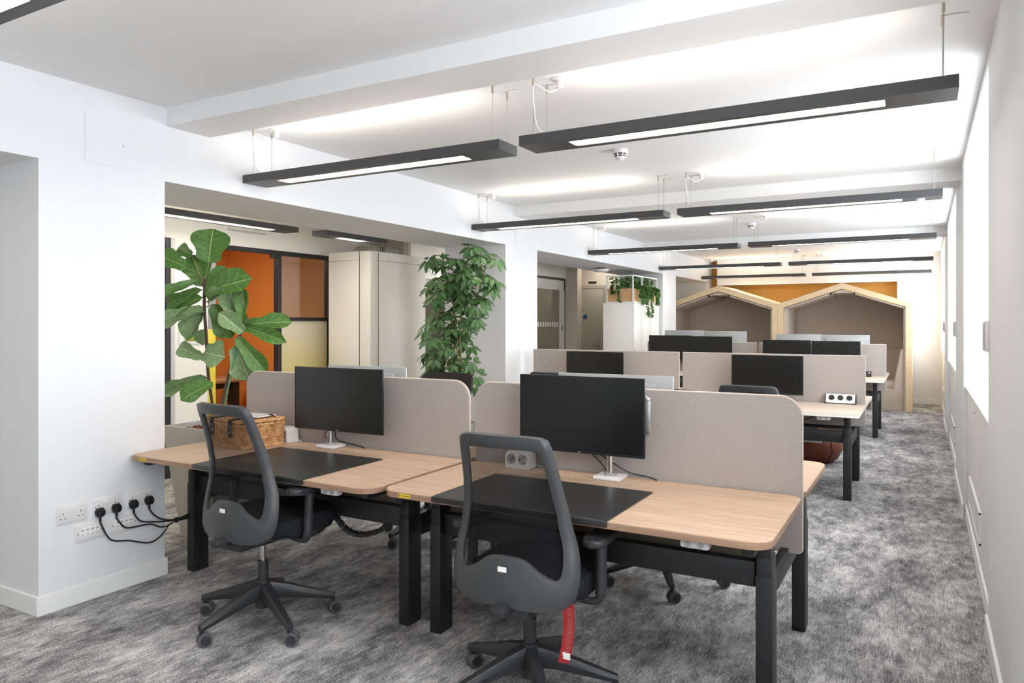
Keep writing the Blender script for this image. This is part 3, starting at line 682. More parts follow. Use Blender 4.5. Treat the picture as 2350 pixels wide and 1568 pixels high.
def make_chair(lab, loc, rotz, lift=0.0, base_ang=0.0, back='mesh', tagged=False):
    t = thing('task_chair', lab, 'chair', loc, rotz, 'black mesh task chairs at the desks')
    # five-star base
    R = 0.325
    for k in range(5):
        a = base_ang - rotz + 2 * PI * k / 5; d = Vector((math.cos(a), math.sin(a), 0)); s = Vector((-d.y, d.x, 0)); g = G()
        secs = [(0.02, 0.034, 0.196, 0.118), (0.10, 0.029, 0.176, 0.112), (0.30, 0.020, 0.108, 0.076), (0.335, 0.015, 0.097, 0.07)]
        prev = None
        for (q, hw, zt, zb) in secs:
            ring = [g.bm.verts.new(d * q + s * x + Vector((0, 0, z))) for x, z in ((-hw * .7, zb), (hw * .7, zb), (hw, zb + (zt - zb) * .55), (hw * .6, zt), (-hw * .6, zt), (-hw, zb + (zt - zb) * .55))]
            if prev: g.bridge(prev, ring)
            else: g.bm.faces.new(ring[::-1])
            prev = ring
        g.bm.faces.new(prev)
        g.cyl(d * 0.325 + Vector((0, 0, 0.055)), d * 0.325 + Vector((0, 0, 0.092)), 0.011, n=10)
        leg = obj('base_leg', g, 'black_plastic', t)
        caster(leg, a, R, 0.8 - rotz)
    hub = obj('base_hub', G().cyl((0, 0, 0.075), (0, 0, 0.205), 0.036, 0.032, 20), 'black_plastic', t)
    obj('gas_lift', G().cyl((0, 0, 0.205), (0, 0, 0.295), 0.025, n=20), 'black_plastic', t)
    obj('chrome_shaft', G().cyl((0, 0, 0.295), (0, 0, 0.39 + lift), 0.0135, n=16), 'chrome', t)
    L = lift
    obj('mechanism', G().box(-0.09, -0.2, 0.375 + L, 0.09, 0.13, 0.425 + L, 0.015).box(-0.03, -0.27, 0.405 + L, 0.03, -0.19, 0.44 + L, 0.008), 'black_plastic', t)
    obj('lever', G().tube([(0.09, 0.05, 0.40 + L), (0.2, 0.06, 0.40 + L), (0.235, 0.06, 0.395 + L)], 0.006, 8), 'black_plastic', t)
    g = G(); g.prism(rrect(-0.235, -0.125, 0.235, 0.30, [0.09, 0.09, 0.11, 0.11], 8), 'z', 0.432 + L, 0.51 + L, 0.028, 4)
    obj('seat', g, 'seat_fabric', t)
    obj('seat_pan', G().prism(rrect(-0.22, -0.115, 0.22, 0.285, [0.09] * 4, 6), 'z', 0.423 + L, 0.4319 + L, 0.003, 1), 'black_plastic', t)
    # back: frame with a lumbar plate, mesh behind
    zz = 0.012 + L
    outer = mirror([(0.11, 0.404), (0.196, 0.414), (0.243, 0.452), (0.256, 0.53), (0.248, 0.61), (0.224, 0.70), (0.203, 0.82), (0.190, 0.93), (0.180, 1.002), (0.152, 1.032)])
    outer = [(0.0, 0.412)] + outer[:10] + [(0.0, 1.037)] + outer[10:]
    inner_h = [(0.070, 0.582), (0.112, 0.555), (0.150, 0.530), (0.188, 0.520), (0.204, 0.550), (0.202, 0.62), (0.186, 0.70), (0.168, 0.82), (0.155, 0.92), (0.147, 0.962), (0.125, 0.982)]
    inner = [(0.0, 0.590)] + inner_h + [(0.0, 0.985)] + [(-x, z) for x, z in reversed(inner_h)]
    if back != 'mesh':
        outer = [(x * (1.22 if z > 0.75 else 1.05), z * 1.0) for x, z in outer]; inner = [(x * (1.25 if z > 0.75 else 1.05), z) for x, z in inner]
    O = smooth_poly(outer, 6); I = smooth_poly(inner, 6); c = (0.0, 0.76); N = 96
    yb = [(0.38, -0.205), (0.45, -0.215), (0.55, -0.20), (0.65, -0.178), (0.75, -0.178), (0.85, -0.20), (0.95, -0.232), (1.06, -0.275)]
    def P3(x, z, off=0.0): return Vector((x, interp(yb, z) + 1.1 * x * x + off, z + zz))
    g = G(); rings = {}
    for nm, poly, off, k in (('ob', O, -0.010, 0.985), ('of', O, 0.012, 1.0), ('if', I, 0.010, 1.0), ('ib', I, -0.008, 1.0)):
        rr = []
        for i in range(N):
            a = 2 * PI * i / N; q = poly_ray(poly, c, a) * k
            rr.append(g.bm.verts.new(P3(c[0] + q * math.cos(a), c[1] + q * math.sin(a), off)))
        rings[nm] = rr
    # mid back ring for a softly crowned face
    midr = []
    for i in range(N):
        a = 2 * PI * i / N; qo = poly_ray(O, c, a); qi = poly_ray(I, c, a); q = (qo + qi) / 2
        midr.append(g.bm.verts.new(P3(c[0] + q * math.cos(a), c[1] + q * math.sin(a), -0.017)))
    g.bridge(rings['ob'], rings['of']); g.bridge(rings['of'], rings['if']); g.bridge(rings['if'], rings['ib']); g.bridge(rings['ib'], midr); g.bridge(midr, rings['ob'])
    fr = obj('backrest_frame', g, 'chair_plastic' if back != 'solid' else 'chair_dark', t, 50)
    g = G(); prev = None
    for k in (1.0, 0.75, 0.5, 0.25):
        rr = []
        for i in range(0, N, 2):
            a = 2 * PI * i / N; q = poly_ray(I, c, a) * k * 1.004
            rr.append(g.bm.verts.new(P3(c[0] + q * math.cos(a), c[1] + q * math.sin(a), 0.004)))
        if prev: g.bridge(prev, rr)
        prev = rr
    g.bm.faces.new(prev)
    obj('backrest_mesh', g, 'chair_mesh' if back != 'solid' else 'chair_dark', t, 60)
    p = P3(-0.005, 0.548, -0.0185)
    obj('size_label', G().box(p.x - 0.017, p.y - 0.0012, p.z - 0.009, p.x + 0.017, p.y + 0.002, p.z + 0.009), 'paper', fr)
    # armrests
    for s in (-1, 1):
        g = G(); x = s * 0.275
        pts = catmull([(s * 0.17, 0.02, 0.415 + L), (s * 0.25, 0.025, 0.41 + L), (x, 0.03, 0.435 + L), (x, 0.035, 0.50 + L), (x, 0.04, 0.59 + L), (x, 0.045, 0.635 + L)], 5)
        g.tube(pts, [0.014] * 6 + [0.016] * 4 + [0.021] * (len(pts) - 10), 10)
        ar = obj('armrest', g, 'black_plastic', t)
        obj('arm_pad', G().prism(rrect(x - 0.042, -0.075, x + 0.042, 0.165, 0.038, 6), 'z', 0.634 + L, 0.662 + L, 0.009, 3), 'black_plastic', ar)
    if tagged:
        g = G(); path = [(0.205, -0.11, 0.44 + L), (0.21, -0.112, 0.37 + L), (0.205, -0.115, 0.30 + L), (0.193, -0.12, 0.228 + L)]
        pp = catmull(path, 5); A = []
        for q in pp: A.append((q - Vector((0.02, 0.004, 0)), q + Vector((0.02, 0.004, 0))))
        for (a0, a1), (b0, b1) in zip(A, A[1:]):
            v = [g.bm.verts.new(w) for w in (a0, a1, b1, b0)]; f_ = g.bm.faces.new(v)
            e = [g.bm.verts.new(w + Vector((0, 0.0012, 0))) for w in (a0, a1, b1, b0)]; g.bm.faces.new(e[::-1]); g.bridge(v, e)
        tg = obj('swing_tag', g, 'red_tag', t, 0, 'red printed care tag with a white band')
        g = G()
        for k, (a0, a1) in enumerate(A[2:-3]):
            mpt = (a0 + a1) / 2
            for q in (-0.0035, 0.0035): g.box(mpt.x - 0.013, mpt.y - 0.0012, mpt.z - 0.0018 + q, mpt.x + 0.014, mpt.y - 0.0004, mpt.z + 0.0012 + q)
        obj('tag_print', g, 'red_print', tg)
        a0, a1 = A[-3]; mpt = (a0 + a1) / 2
        obj('tag_band', G().box(mpt.x - 0.0195, mpt.y - 0.0016, mpt.z - 0.010, mpt.x + 0.0195, mpt.y - 0.0003, mpt.z + 0.014), 'paper', tg)
    return t
d2r = math.radians
make_chair('black mesh task chair pulled up to the desk with the wicker hamper', (-2.745, 2.46, 0), d2r(-4), 0.015, d2r(-94))
make_chair('black mesh task chair with a hanging red tag at the aisle-side oak desk', (-1.316, 2.48, 0), d2r(2), -0.015, d2r(22), tagged=True)
make_chair('dark fabric-backed task chair facing the pier-side divider from behind', (-2.88, 3.98, 0), PI - 0.1, 0.03, d2r(-100), back='solid')
make_chair('black task chair tucked behind the aisle-side divider, mostly hidden', (-1.27, 3.93, 0), PI - 0.05, -0.01, d2r(-62))
make_chair('wide-topped mesh chair at the aisle-side desk of the middle row', (-1.17, 5.95, 0), 0, -0.10, d2r(10), back='wide')
make_chair('wide-topped mesh chair at the pier-side desk of the middle row', (-2.83, 5.95, 0), 0, -0.055, d2r(40), back='wide')

# ------------------------------------------------------------------ things on the desks
def desk_pad(lab, x0, x1, y0, y1, z):
    t = thing('desk_pad', lab, 'desk pad', ((x0 + x1) / 2, y0, z), 0, 'black leather desk pads')
    w = (x1 - x0) / 2
    obj('mat', G().prism(rrect(-w, 0, w, y1 - y0, 0.008, 3), 'z', 0, 0.004, 0.001, 1), 'leather_pad', t)
    obj('front_lip', G().box(-w, -0.014, -0.02, w, -0.0005, 0.004, 0.004), 'leather_pad', t)
desk_pad('black leather desk pad in front of the wicker hamper', -3.19, -2.44, 2.419, 2.98, ZT)
desk_pad('black leather desk pad on the aisle-side oak desk', -1.75, -0.985, 2.449, 2.955, ZT)
def socket_box(lab, x, y, z, rot=0):
    t = thing('desk_socket_box', lab, 'power socket', (x, y, z), rot, 'white desk socket boxes')
    obj('body', G().prism(rrect(-0.066, 0, 0.066, 0.088, [0.003, 0.003, 0.032, 0.032], 8), 'y', 0, 0.075, 0.002, 2), 'white_plastic', t)
    for s in (-1, 1):
        f = obj('socket_face', G().cyl((s * 0.031, -0.0012, 0.046), (s * 0.031, -0.0002, 0.046), 0.0255, n=28), 'grey_plastic', t)
        if s < 0: obj('usb_port', G().box(-0.035, -0.0022, 0.038, -0.029, -0.0013, 0.054), 'usb_blue', f); obj('usb_c_port', G().box(-0.024, -0.0022, 0.040, -0.019, -0.0013, 0.054), 'slot_black', f)
        else:
            obj('pin_slots', G().box(0.011, -0.0022, 0.043, 0.02, -0.0013, 0.049).box(0.038, -0.0022, 0.058, 0.044, -0.0013, 0.062).box(0.038, -0.0022, 0.03, 0.044, -0.0013, 0.034), 'slot_black', f)
            obj('fuse_cover', G().box(0.047, -0.0022, 0.036, 0.052, -0.0013, 0.052), 'white_plastic', f)
    obj('cable', G().tube(catmull([(0.05, 0.0752, 0.012), (0.08, 0.078, 0.008), (0.1, 0.077, 0.003)], 4), 0.003, 6), 'white_plastic', t)
socket_box('white twin socket box behind the black desk pad on the aisle-side desk', -1.725, 3.115, ZT)
socket_box('white twin socket box beside the wicker hamper', -3.335, 3.125, ZT, -0.25)
t = thing('triple_socket_bar', 'white angled three-socket bar on the middle aisle-side desk', 'power socket', (-0.62, 6.80, Z2))
obj('body', G().prism([(0, 0.008), (0.055, 0.008), (0.055, 0.06), (0.035, 0.082), (0, 0.02)][::-1], 'x', -0.115, 0.115, 0.002, 1), 'white_plastic', t)
for s in (-1, 1): obj('end_cap', G().prism([(-0.002, 0.0), (0.057, 0.0), (0.057, 0.063), (0.036, 0.085), (-0.002, 0.022)][::-1], 'x', s * 0.1152, s * 0.123), 'black_plastic', t)
nrm = Vector((0, -0.062, 0.035)).normalized()
for k in (-1, 0, 1):
    p = Vector((k * 0.07, 0.0175, 0.051)) + nrm * 0.0008
    obj('socket_face', G().cyl(p, p + nrm * 0.002, 0.024, n=20), 'slot_black', t)
t = thing('small_black_box', 'small black box on the farthest aisle-side desk', 'box', (-0.63, 10.38, Z2))
obj('body', G().box(-0.05, -0.03, 0, 0.05, 0.03, 0.07, 0.008), 'black_plastic', t); obj('status_light', G().cyl((0.025, -0.0305, 0.05), (0.025, -0.032, 0.05), 0.008, n=10), 'paper', t)

# wicker hamper
t = thing('wicker_hamper', 'wicker picnic hamper with leather straps on the oak desk', 'basket', (-3.475, 2.985, ZT), d2r(-8))
HW, HD, HH = 0.19, 0.135, 0.135
def loop(z, k, off=0.0, n=96, wob=0.0035, ins=0.0):
    P = rrect(-HW + ins, -HD + ins, HW - ins, HD - ins, 0.035, 6); L = []
    cum = [0]
    for i in range(len(P)): a = P[i]; b = P[(i + 1) % len(P)]; cum.append(cum[-1] + math.hypot(a[0] - b[0], a[1] - b[1]))
    for j in range(n):
        s_ = cum[-1] * j / n; i = max(q for q in range(len(P)) if cum[q] <= s_ + 1e-9); a = P[i]; b = P[(i + 1) % len(P)]
        u = (s_ - cum[i]) / max(1e-9, cum[i + 1] - cum[i]); x = a[0] + (b[0] - a[0]) * u; y = a[1] + (b[1] - a[1]) * u
        l = math.hypot(x, y); nx, ny = (x / HW) , (y / HD); q = math.hypot(nx, ny); nx /= q; ny /= q
        w = wob * math.sin(PI * (j * 0.5 + k))
        L.append((x + nx * (w + off), y + ny * (w + off), z))
    return L
g = G()
for k in range(17): g.tube(loop(0.012 + k * 0.0068, k % 2, 0.0 + k * 0.0006), 0.0033, 5, True)
o = obj('weave', g, 'wicker', t, 60)
g = G()
for j, p in enumerate(loop(0, 0, -0.001, 48)): g.tube([(p[0], p[1], 0.002), (p[0] * 1.05, p[1] * 1.06, HH - 0.004)], 0.0028, 5)
obj('stakes', g, 'wicker', t, 60)
g = G()
for ph, z in ((0, 0.006), (PI, 0.006), (0, HH - 0.004), (PI, HH - 0.004)):
    L_ = loop(z, 0, 0.004 if z < 0.05 else 0.013, 144, 0)
    g.tube([(x, y, zz_ + 0.004 * math.sin(j * 0.7 + ph)) for j, (x, y, zz_) in enumerate(L_)], 0.0045, 5, True)
obj('braided_rims', g, 'wicker', t, 60)
lid = obj('lid', G().prism(rrect(-HW - 0.008, -HD - 0.008, HW + 0.008, HD + 0.008, 0.04, 6), 'z', HH + 0.006, HH + 0.018, 0.004, 2), 'wicker', t)
g = G()
for k in range(26):
    y = -HD + 0.004 + k * 0.0105; g.tube([(x_, y, HH + 0.019 + 0.0025 * math.sin(PI * (i * 0.5 + k))) for i, x_ in enumerate([-HW + 0.006 + q * (2 * HW - 0.012) / 40 for q in range(41)])], 0.0036, 5)
obj('lid_weave', g, 'wicker', lid, 60)
for ph in (0, PI):
    L_ = loop(HH + 0.014, 0, 0.012, 144, 0)
    obj('lid_braid', G().tube([(x, y, zz_ + 0.004 * math.sin(j * 0.7 + ph)) for j, (x, y, zz_) in enumerate(L_)], 0.005, 5, True), 'wicker', lid, 60)
for x in (-0.1, 0.085):
    s = obj('strap', G().box(x - 0.014, -HD - 0.026, 0.062, x + 0.014, -HD - 0.019, HH + 0.01, 0.002).box(x - 0.014, -HD - 0.024, HH + 0.01, x + 0.014, -HD + 0.06, HH + 0.028, 0.002), 'strap', t)
    obj('buckle', G().tube([(x - 0.019, -HD - 0.029, 0.088), (x + 0.019, -HD - 0.029, 0.088), (x + 0.019, -HD - 0.029, 0.125), (x - 0.019, -HD - 0.029, 0.125)], 0.0022, 6, True), 'silver', s)
obj('lid_handle', G().tube(catmull([(0.12, 0.05, HH + 0.02), (0.135, 0.06, HH + 0.036), (0.155, 0.075, HH + 0.036), (0.165, 0.085, HH + 0.02)], 4), 0.005, 6), 'strap', t)
t = thing('paper_sheet', 'white folder lying on the lid of the wicker hamper', 'folder', (-3.42, 3.0, ZT + HH + 0.0305), d2r(4))
obj('cover', G().box(-0.13, -0.07, 0, 0.10, 0.07, 0.004, 0.001), 'paper', t); obj('pages', G().box(-0.127, -0.067, 0.0041, 0.097, 0.067, 0.006), 'white_plastic', t)

# cable-management chains under the front desks
def chain(lab, p0, p1, sag):
    t = thing('cable_spine', lab, 'cable guide', p0, 0, 'black segmented cable guides under the desks')
    p1 = Vector(p1) - Vector(p0); pts = catmull([(0, 0, 0), (0.01, 0, -0.12), (p1.x * 0.3, p1.y * 0.3, sag), (p1.x * 0.75, p1.y * 0.75, sag + 0.03), tuple(p1)], 5)
    for a, b in zip(pts, pts[1:]):
        d = b - a
        if d.length < 0.008: continue
        q = d.to_track_quat('X', 'Z').to_matrix().to_4x4(); M = Matrix.Translation((a + b) / 2) @ q
        obj('link', G().box(-d.length * 0.46, -0.025, -0.011, d.length * 0.46, 0.025, 0.011, 0.003, 1, M), 'black_plastic', t)
chain('black segmented cable guide hanging left under the pier-side desk', (-3.19, 2.93, 0.52), (-2.78, 3.0, 0.5), -0.26)
chain('black segmented cable guide hanging right under the pier-side desk', (-2.75, 2.93, 0.545), (-2.42, 3.1, 0.52), -0.24)
chain('black segmented cable guide under the aisle-side oak desk', (-1.75, 2.93, 0.5), (-1.45, 3.1, 0.5), -0.27)

# ------------------------------------------------------------------ house-shaped booths
def make_pod(lab, x, y):
    t = thing('booth_pod', lab, 'booth', (x, y, 0), 0, 'house-shaped seating booths')
    W, S, A, D = 1.013, 1.735, 2.075, 1.38
    for s in (-1, 1):
        obj('post', G().prism([(s * W, 0), (s * (W - 0.09), 0), (s * (W - 0.09), S - 0.062), (s * W, S)][::s], 'y', 0, 0.11), 'birch', t, 0)
        obj('rafter', G().prism([(s * W, S), (s * (W - 0.09), S - 0.062), (0, A - 0.095), (0, A)][::s], 'y', 0, 0.11), 'birch', t, 0)
        obj('side_panel', G().box(s * (W - 0.03), 0.1101, 0, s * W, D, S - 0.01), 'birch', t, 0)
        obj('roof_panel', G().prism([(s * W, S), (s * W, S - 0.03), (0, A - 0.03), (0, A)][::s], 'y', 0.1101, D), 'birch', t, 0)
        obj('side_lining', G().box(s * (W - 0.12), 0.03, 0.0, s * (W - 0.0905), D - 0.03, S - 0.075, 0.004), 'pod_fabric', t)
        obj('roof_lining', G().prism([(s * (W - 0.0905), S - 0.07), (s * (W - 0.0905), S - 0.1), (s * 0.19, A - 0.195), (s * 0.19, A - 0.165)][::s], 'y', 0.03, D - 0.03, 0.003, 1), 'pod_fabric', t)
        obj('lining_gap', G().box(s * 0.176, 0.03, A - 0.2, s * 0.188, 0.12, A - 0.16), 'slot_black', t)
        # bench
        b = obj('bench_end', G().prism([(s * 0.42, 0.0), (s * 0.892, 0.0), (s * 0.892, 0.99), (s * 0.855, 0.985), (s * 0.76, 0.345), (s * 0.42, 0.335)][::s], 'y', 0.06, 0.16, 0.006, 2), 'pod_fabric', t)
        obj('bench_base', G().box(s * 0.44, 0.161, 0.0, s * 0.892, D - 0.06, 0.33, 0.005), 'pod_fabric', t)
        obj('seat_cushion', G().box(s * 0.42, 0.161, 0.331, s * 0.78, D - 0.06, 0.455, 0.02, 3), 'pod_seat', t)
        obj('back_cushion', G().prism([(s * 0.75, 0.457), (s * 0.89, 0.457), (s * 0.89, 0.99), (s * 0.85, 0.99)][::s], 'y', 0.161, D - 0.06, 0.008, 2), 'pod_seat', t)
    obj('apex_panel', G().prism([(-0.174, A - 0.168), (0.174, A - 0.168), (0, A - 0.1)], 'y', 0.03, D - 0.03), 'pod_fabric', t)
    obj('back_panel', G().prism([(-W + 0.09, 0), (W - 0.09, 0), (W - 0.09, S - 0.07), (0, A - 0.1), (-W + 0.09, S - 0.07)], 'y', D - 0.028, D), 'pod_fabric', t)
    obj('back_cushion_panel', G().box(-W + 0.13, D - 0.07, 0.3, W - 0.13, D - 0.029, 0.95, 0.01), 'pod_seat', t)
    return t
make_pod('house-shaped birch booth lined in taupe, next to the window aisle', -1.175, 13.2)
make_pod('house-shaped birch booth lined in taupe, partly behind the white pier', -3.203, 13.2)

# ------------------------------------------------------------------ lockers with planter boxes
t = thing('locker_block', 'white locker block under the planter frame in the second opening', 'locker', (-3.8, 10.5, 0))
obj('body', G().box(-0.5, 0.0, 0.02, -0.02, 1.2, 1.715, 0.002), 'locker_white', t)
obj('plinth', G().box(-0.48, 0.02, 0, -0.04, 1.18, 0.0199), 'slot_black', t)
for k in range(3):
    dd = obj('door', G().box(-0.0195, 0.003 + k * 0.4, 0.03, 0, 0.397 + k * 0.4, 1.71, 0.002), 'locker_white', t)
    obj('lock', G().cyl((0.0002, 0.04 + k * 0.4, 1.0), (0.008, 0.04 + k * 0.4, 1.0), 0.01, n=10), 'nickel', dd)
obj('top', G().box(-0.505, -0.005, 1.7151, 0.005, 1.205, 1.722), 'locker_white', t)
t = thing('plant_stand', 'white metal frame holding wooden planter boxes on the lockers', 'plant stand', (-3.8, 10.5, 1.7221))
g = G(); b = 0.009
ys = [0.03, 0.3, 0.58, 0.9]
obj('bottom_rail', G().box(-0.46, 0.03, 0, -0.442, 1.17, 0.018).box(-0.04, 0.03, 0, -0.022, 1.17, 0.018).box(-0.442, 0.03, 0, -0.04, 0.048, 0.018).box(-0.442, 1.152, 0, -0.04, 1.17, 0.018), 'frame_white', t)
obj('top_rail', G().box(-0.46, 0.03, 0.402, -0.442, 1.17, 0.42).box(-0.04, 0.03, 0.402, -0.022, 1.17, 0.42).box(-0.442, 0.03, 0.402, -0.04, 0.048, 0.42).box(-0.442, 1.152, 0.402, -0.04, 1.17, 0.42), 'frame_white', t)
for y in (0.03, 0.42, 0.8, 1.152):
    for x in (-0.46, -0.04): obj('post', G().box(x, y, 0.0181, x + 0.018, y + 0.018, 0.4019), 'frame_white', t)
def leaf_quad(g, uvl, p, d, n, L, W):
    d = d.normalized(); s = d.cross(n).normalized(); n = s.cross(d)
    tab = [(0.0, 0.08), (0.3, 0.9), (0.55, 1.0), (0.8, 0.6), (1.0, 0.03)]; prev = None
    for v, w in tab:
        c = p + d * (v * L) - Vector((0, 0, 1)) * (0.18 * L * v * v)
        ring = (g.bm.verts.new(c - s * (w * W / 2) + n * (0.08 * W)), g.bm.verts.new(c), g.bm.verts.new(c + s * (w * W / 2) + n * (0.08 * W)))
        if prev:
            for i in (0, 1):
                f = g.bm.faces.new((prev[0][i], prev[0][i + 1], ring[i + 1], ring[i]))
                uu = (0.0, 0.5, 1.0)
                for lp, uv in zip(f.loops, ((uu[i], prev[1]), (uu[i + 1], prev[1]), (uu[i + 1], v), (uu[i], v))): lp[uvl].uv = uv
        prev = (ring, v)
def rv(r): return Vector((r.uniform(-1, 1), r.uniform(-1, 1), r.uniform(-1, 1)))
for k, (y0, y1, lab) in enumerate(((0.052, 0.41, 'ivy and fern planter box nearest the glazed room on the lockers'), (0.445, 0.79, 'trailing ivy planter box in the middle of the locker frame'), (0.825, 1.145, 'ivy planter box at the pier end of the locker frame'))):
    t = thing('planter_box', lab, 'planter', (-3.8, 10.5, 1.7402), 0, 'wooden planter boxes on the lockers')
    obj('box', G().box(-0.438, y0, 0, -0.426, y1, 0.20).box(-0.056, y0, 0, -0.044, y1, 0.20).box(-0.4259, y0, 0, -0.0561, y0 + 0.012, 0.20).box(-0.4259, y1 - 0.012, 0, -0.0561, y1, 0.20).box(-0.4259, y0 + 0.0121, 0, -0.0561, y1 - 0.0121, 0.012), 'box_wood', t)
    obj('soil', G().box(-0.425, y0 + 0.013, 0.0121, -0.057, y1 - 0.013, 0.18), 'soil_bark', t)
    g = G(); uvl = g.bm.loops.layers.uv.new('UVMap'); st = G(); rr = random.Random(50 + k)
    for f in range(16):      # fern fronds
        p = Vector((rr.uniform(-0.4, -0.1), rr.uniform(y0 + 0.04, y1 - (0.04 if k < 2 else 0.16)), 0.17)); a = rr.uniform(0, 2 * PI) if k < 2 else rr.uniform(PI, 2 * PI); d = Vector((math.cos(a), math.sin(a), 0)); L_ = rr.uniform(0.16, 0.27); H_ = rr.uniform(0.10, 0.22)
        pts = [p + d * (L_ * u * 0.8) + Vector((0, 0, H_ * math.sin(u * 2.0))) for u in [i / 9 for i in range(10)]]
        st.tube(pts, 0.0016, 4)
        for i in range(1, 10):
            sd = d.cross(Vector((0, 0, 1)))
            for s in (-1, 1): leaf_quad(g, uvl, pts[i], sd * s + d * 0.4, Vector((0, 0, 1)), 0.055 * (1.1 - i / 12), 0.02)
    for f in range(5):       # ivy stems over the aisle edge and the ends
        yy = rr.uniform(y0 + 0.03, y1 - (0.02 if k < 2 else 0.13)); drop = rr.choice([0.12, 0.18, 0.26, 0.4]) if k == 1 else rr.choice([0.06, 0.12, 0.2])
        if f < 3 or k: st_pts = [(-0.12, yy, 0.18), (-0.03, yy, 0.24), (0.02, yy + 0.02, 0.2), (0.028, yy + rr.uniform(-0.05, 0.08), 0.2 - drop * 0.5), (0.03, min(yy + rr.uniform(-0.05, 0.12), 1.08), 0.2 - drop)]
        else: xx = rr.uniform(-0.44, -0.1); st_pts = [(xx, y0 + 0.08, 0.18), (xx, y0 - 0.0, 0.25), (xx + 0.01, y0 - 0.03, 0.18), (xx + 0.05, y0 - 0.035, 0.2 - drop)]
        pts = catmull(st_pts, 6); st.tube(pts, 0.0018, 4)
        for q in pts[2:]:
            for _ in range(3): leaf_quad(g, uvl, q, rv(rr) * 0.6 + Vector((0.5, -0.4, -0.4)), Vector((0.7, -0.6, 0.4)) + rv(rr) * 0.3, rr.uniform(0.035, 0.06), rr.uniform(0.03, 0.05))
    for f in range(120):
        q = Vector((rr.uniform(-0.46, -0.02), rr.uniform(y0, y1 - 0.03), rr.uniform(0.16, 0.38 if f < 108 else 0.47)))
        leaf_quad(g, uvl, q, rv(rr), Vector((0.6, -0.6, 0.5)) + rv(rr) * 0.5, rr.uniform(0.04, 0.065), rr.uniform(0.03, 0.05))
    fo = obj('foliage', g, 'ivy_leaf', t, 0); fo['kind'] = 'stuff'
    so = obj('stems', st, 'stem_green', t)

# ------------------------------------------------------------------ fiddle-leaf fig in a tall planter
def leaf_mesh(name, m, prof, nl=12, fold=0.16, droop=0.22, wave=0.03):
    g = G(); uvl = g.bm.loops.layers.uv.new('UVMap'); prev = None; us = [-1, -0.66, -0.33, 0, 0.33, 0.66, 1]
    for i in range(nl + 1):
        v = i / nl; w = interp(prof, v) / 2; ring = []
        for u in us:
            z = fold * abs(u) * w * 2 - droop * v * v + wave * math.sin(v * 17 + u * 2) * abs(u)
            ring.append(g.bm.verts.new((u * w, v, z)))
        if prev:
            for k in range(len(us) - 1):
                f = g.bm.faces.new((prev[k], prev[k + 1], ring[k + 1], ring[k]))
                for lp, uv in zip(f.loops, ((us[k], v - 1 / nl), (us[k + 1], v - 1 / nl), (us[k + 1], v), (us[k], v))): lp[uvl].uv = (uv[0] / 2 + 0.5, uv[1])
        prev = ring
    return to_mesh(name, g, m, 70)
FID = [(0, 0.06), (0.05, 0.42), (0.14, 0.62), (0.3, 0.60), (0.45, 0.74), (0.6, 0.94), (0.72, 1.0), (0.85, 0.88), (0.94, 0.58), (1, 0.06)]
fl = [leaf_mesh('fig_leaf', 'ficus_leaf', FID), leaf_mesh('fig_leaf_pale', 'ficus_leaf_pale', FID, wave=0.05, fold=0.28)]
PB = Vector((-4.2, 3.37, 0)); RD = Vector((0.8716, 0.4903, 0)); FD = Vector((-0.4903, 0.8716, 0))
pl = thing('tapered_planter', 'tall grey tapered planter behind the nearest white pier', 'planter', tuple(PB))
g = G(); prev = None
for hw, z in ((0.165, 0), (0.245, 0.735), (0.225, 0.735), (0.215, 0.64)):
    ring = [g.bm.verts.new((sx * hw, sy * hw, z)) for sx, sy in ((-1, -1), (1, -1), (1, 1), (-1, 1))]
    if prev: g.bridge(prev, ring)
    else: g.bm.faces.new(ring[::-1])
    prev = ring
obj('pot', g, 'planter_grey', pl, 20)
so = obj('bark_mulch', G().box(-0.215, -0.215, 0.62, 0.215, 0.215, 0.70), 'bark_chips', pl)
g = G(); rr = random.Random(3)
for k in range(160):
    p = Vector((rr.uniform(-0.2, 0.2), rr.uniform(-0.2, 0.2), 0.703)); M = Matrix.Translation(p) @ Euler((rr.uniform(-.5, .5), rr.uniform(-.5, .5), rr.uniform(0, 6))).to_matrix().to_4x4()
    g.box(-0.016, -0.008, -0.004, 0.016, 0.008, 0.006, 0, 1, M)
ch = obj('bark_pieces', g, 'bark_chips', so, 0); ch['kind'] = 'stuff'
fig = thing('fiddle_leaf_fig', 'fiddle-leaf fig with large green leaves in the grey planter', 'plant', (PB.x, PB.y, 0.70))
def lp(a, z, b=0.0): return RD * a + FD * b + Vector((0, 0, z - 0.70))
s1 = [(-0.086, 1.723), (-0.092, 1.545), (-0.077, 1.309), (-0.065, 1.072), (-0.036, 0.865), (-0.018, 0.70)]
s2 = [(0.184, 1.403), (0.151, 1.309), (0.101, 1.131), (0.053, 0.953), (0.012, 0.70)]
obj('trunk', G().tube(catmull([lp(a, z) for a, z in s1], 5), 0.0105, 8), 'bark', fig)
obj('trunk', G().tube(catmull([lp(a, z, -0.02) for a, z in s2], 5), 0.009, 8), 'bark', fig)
obj('support_stake', G().cyl(lp(0.035, 0.71, -0.05), lp(0.155, 1.30, -0.05), 0.006, n=8), 'green_stake', fig)
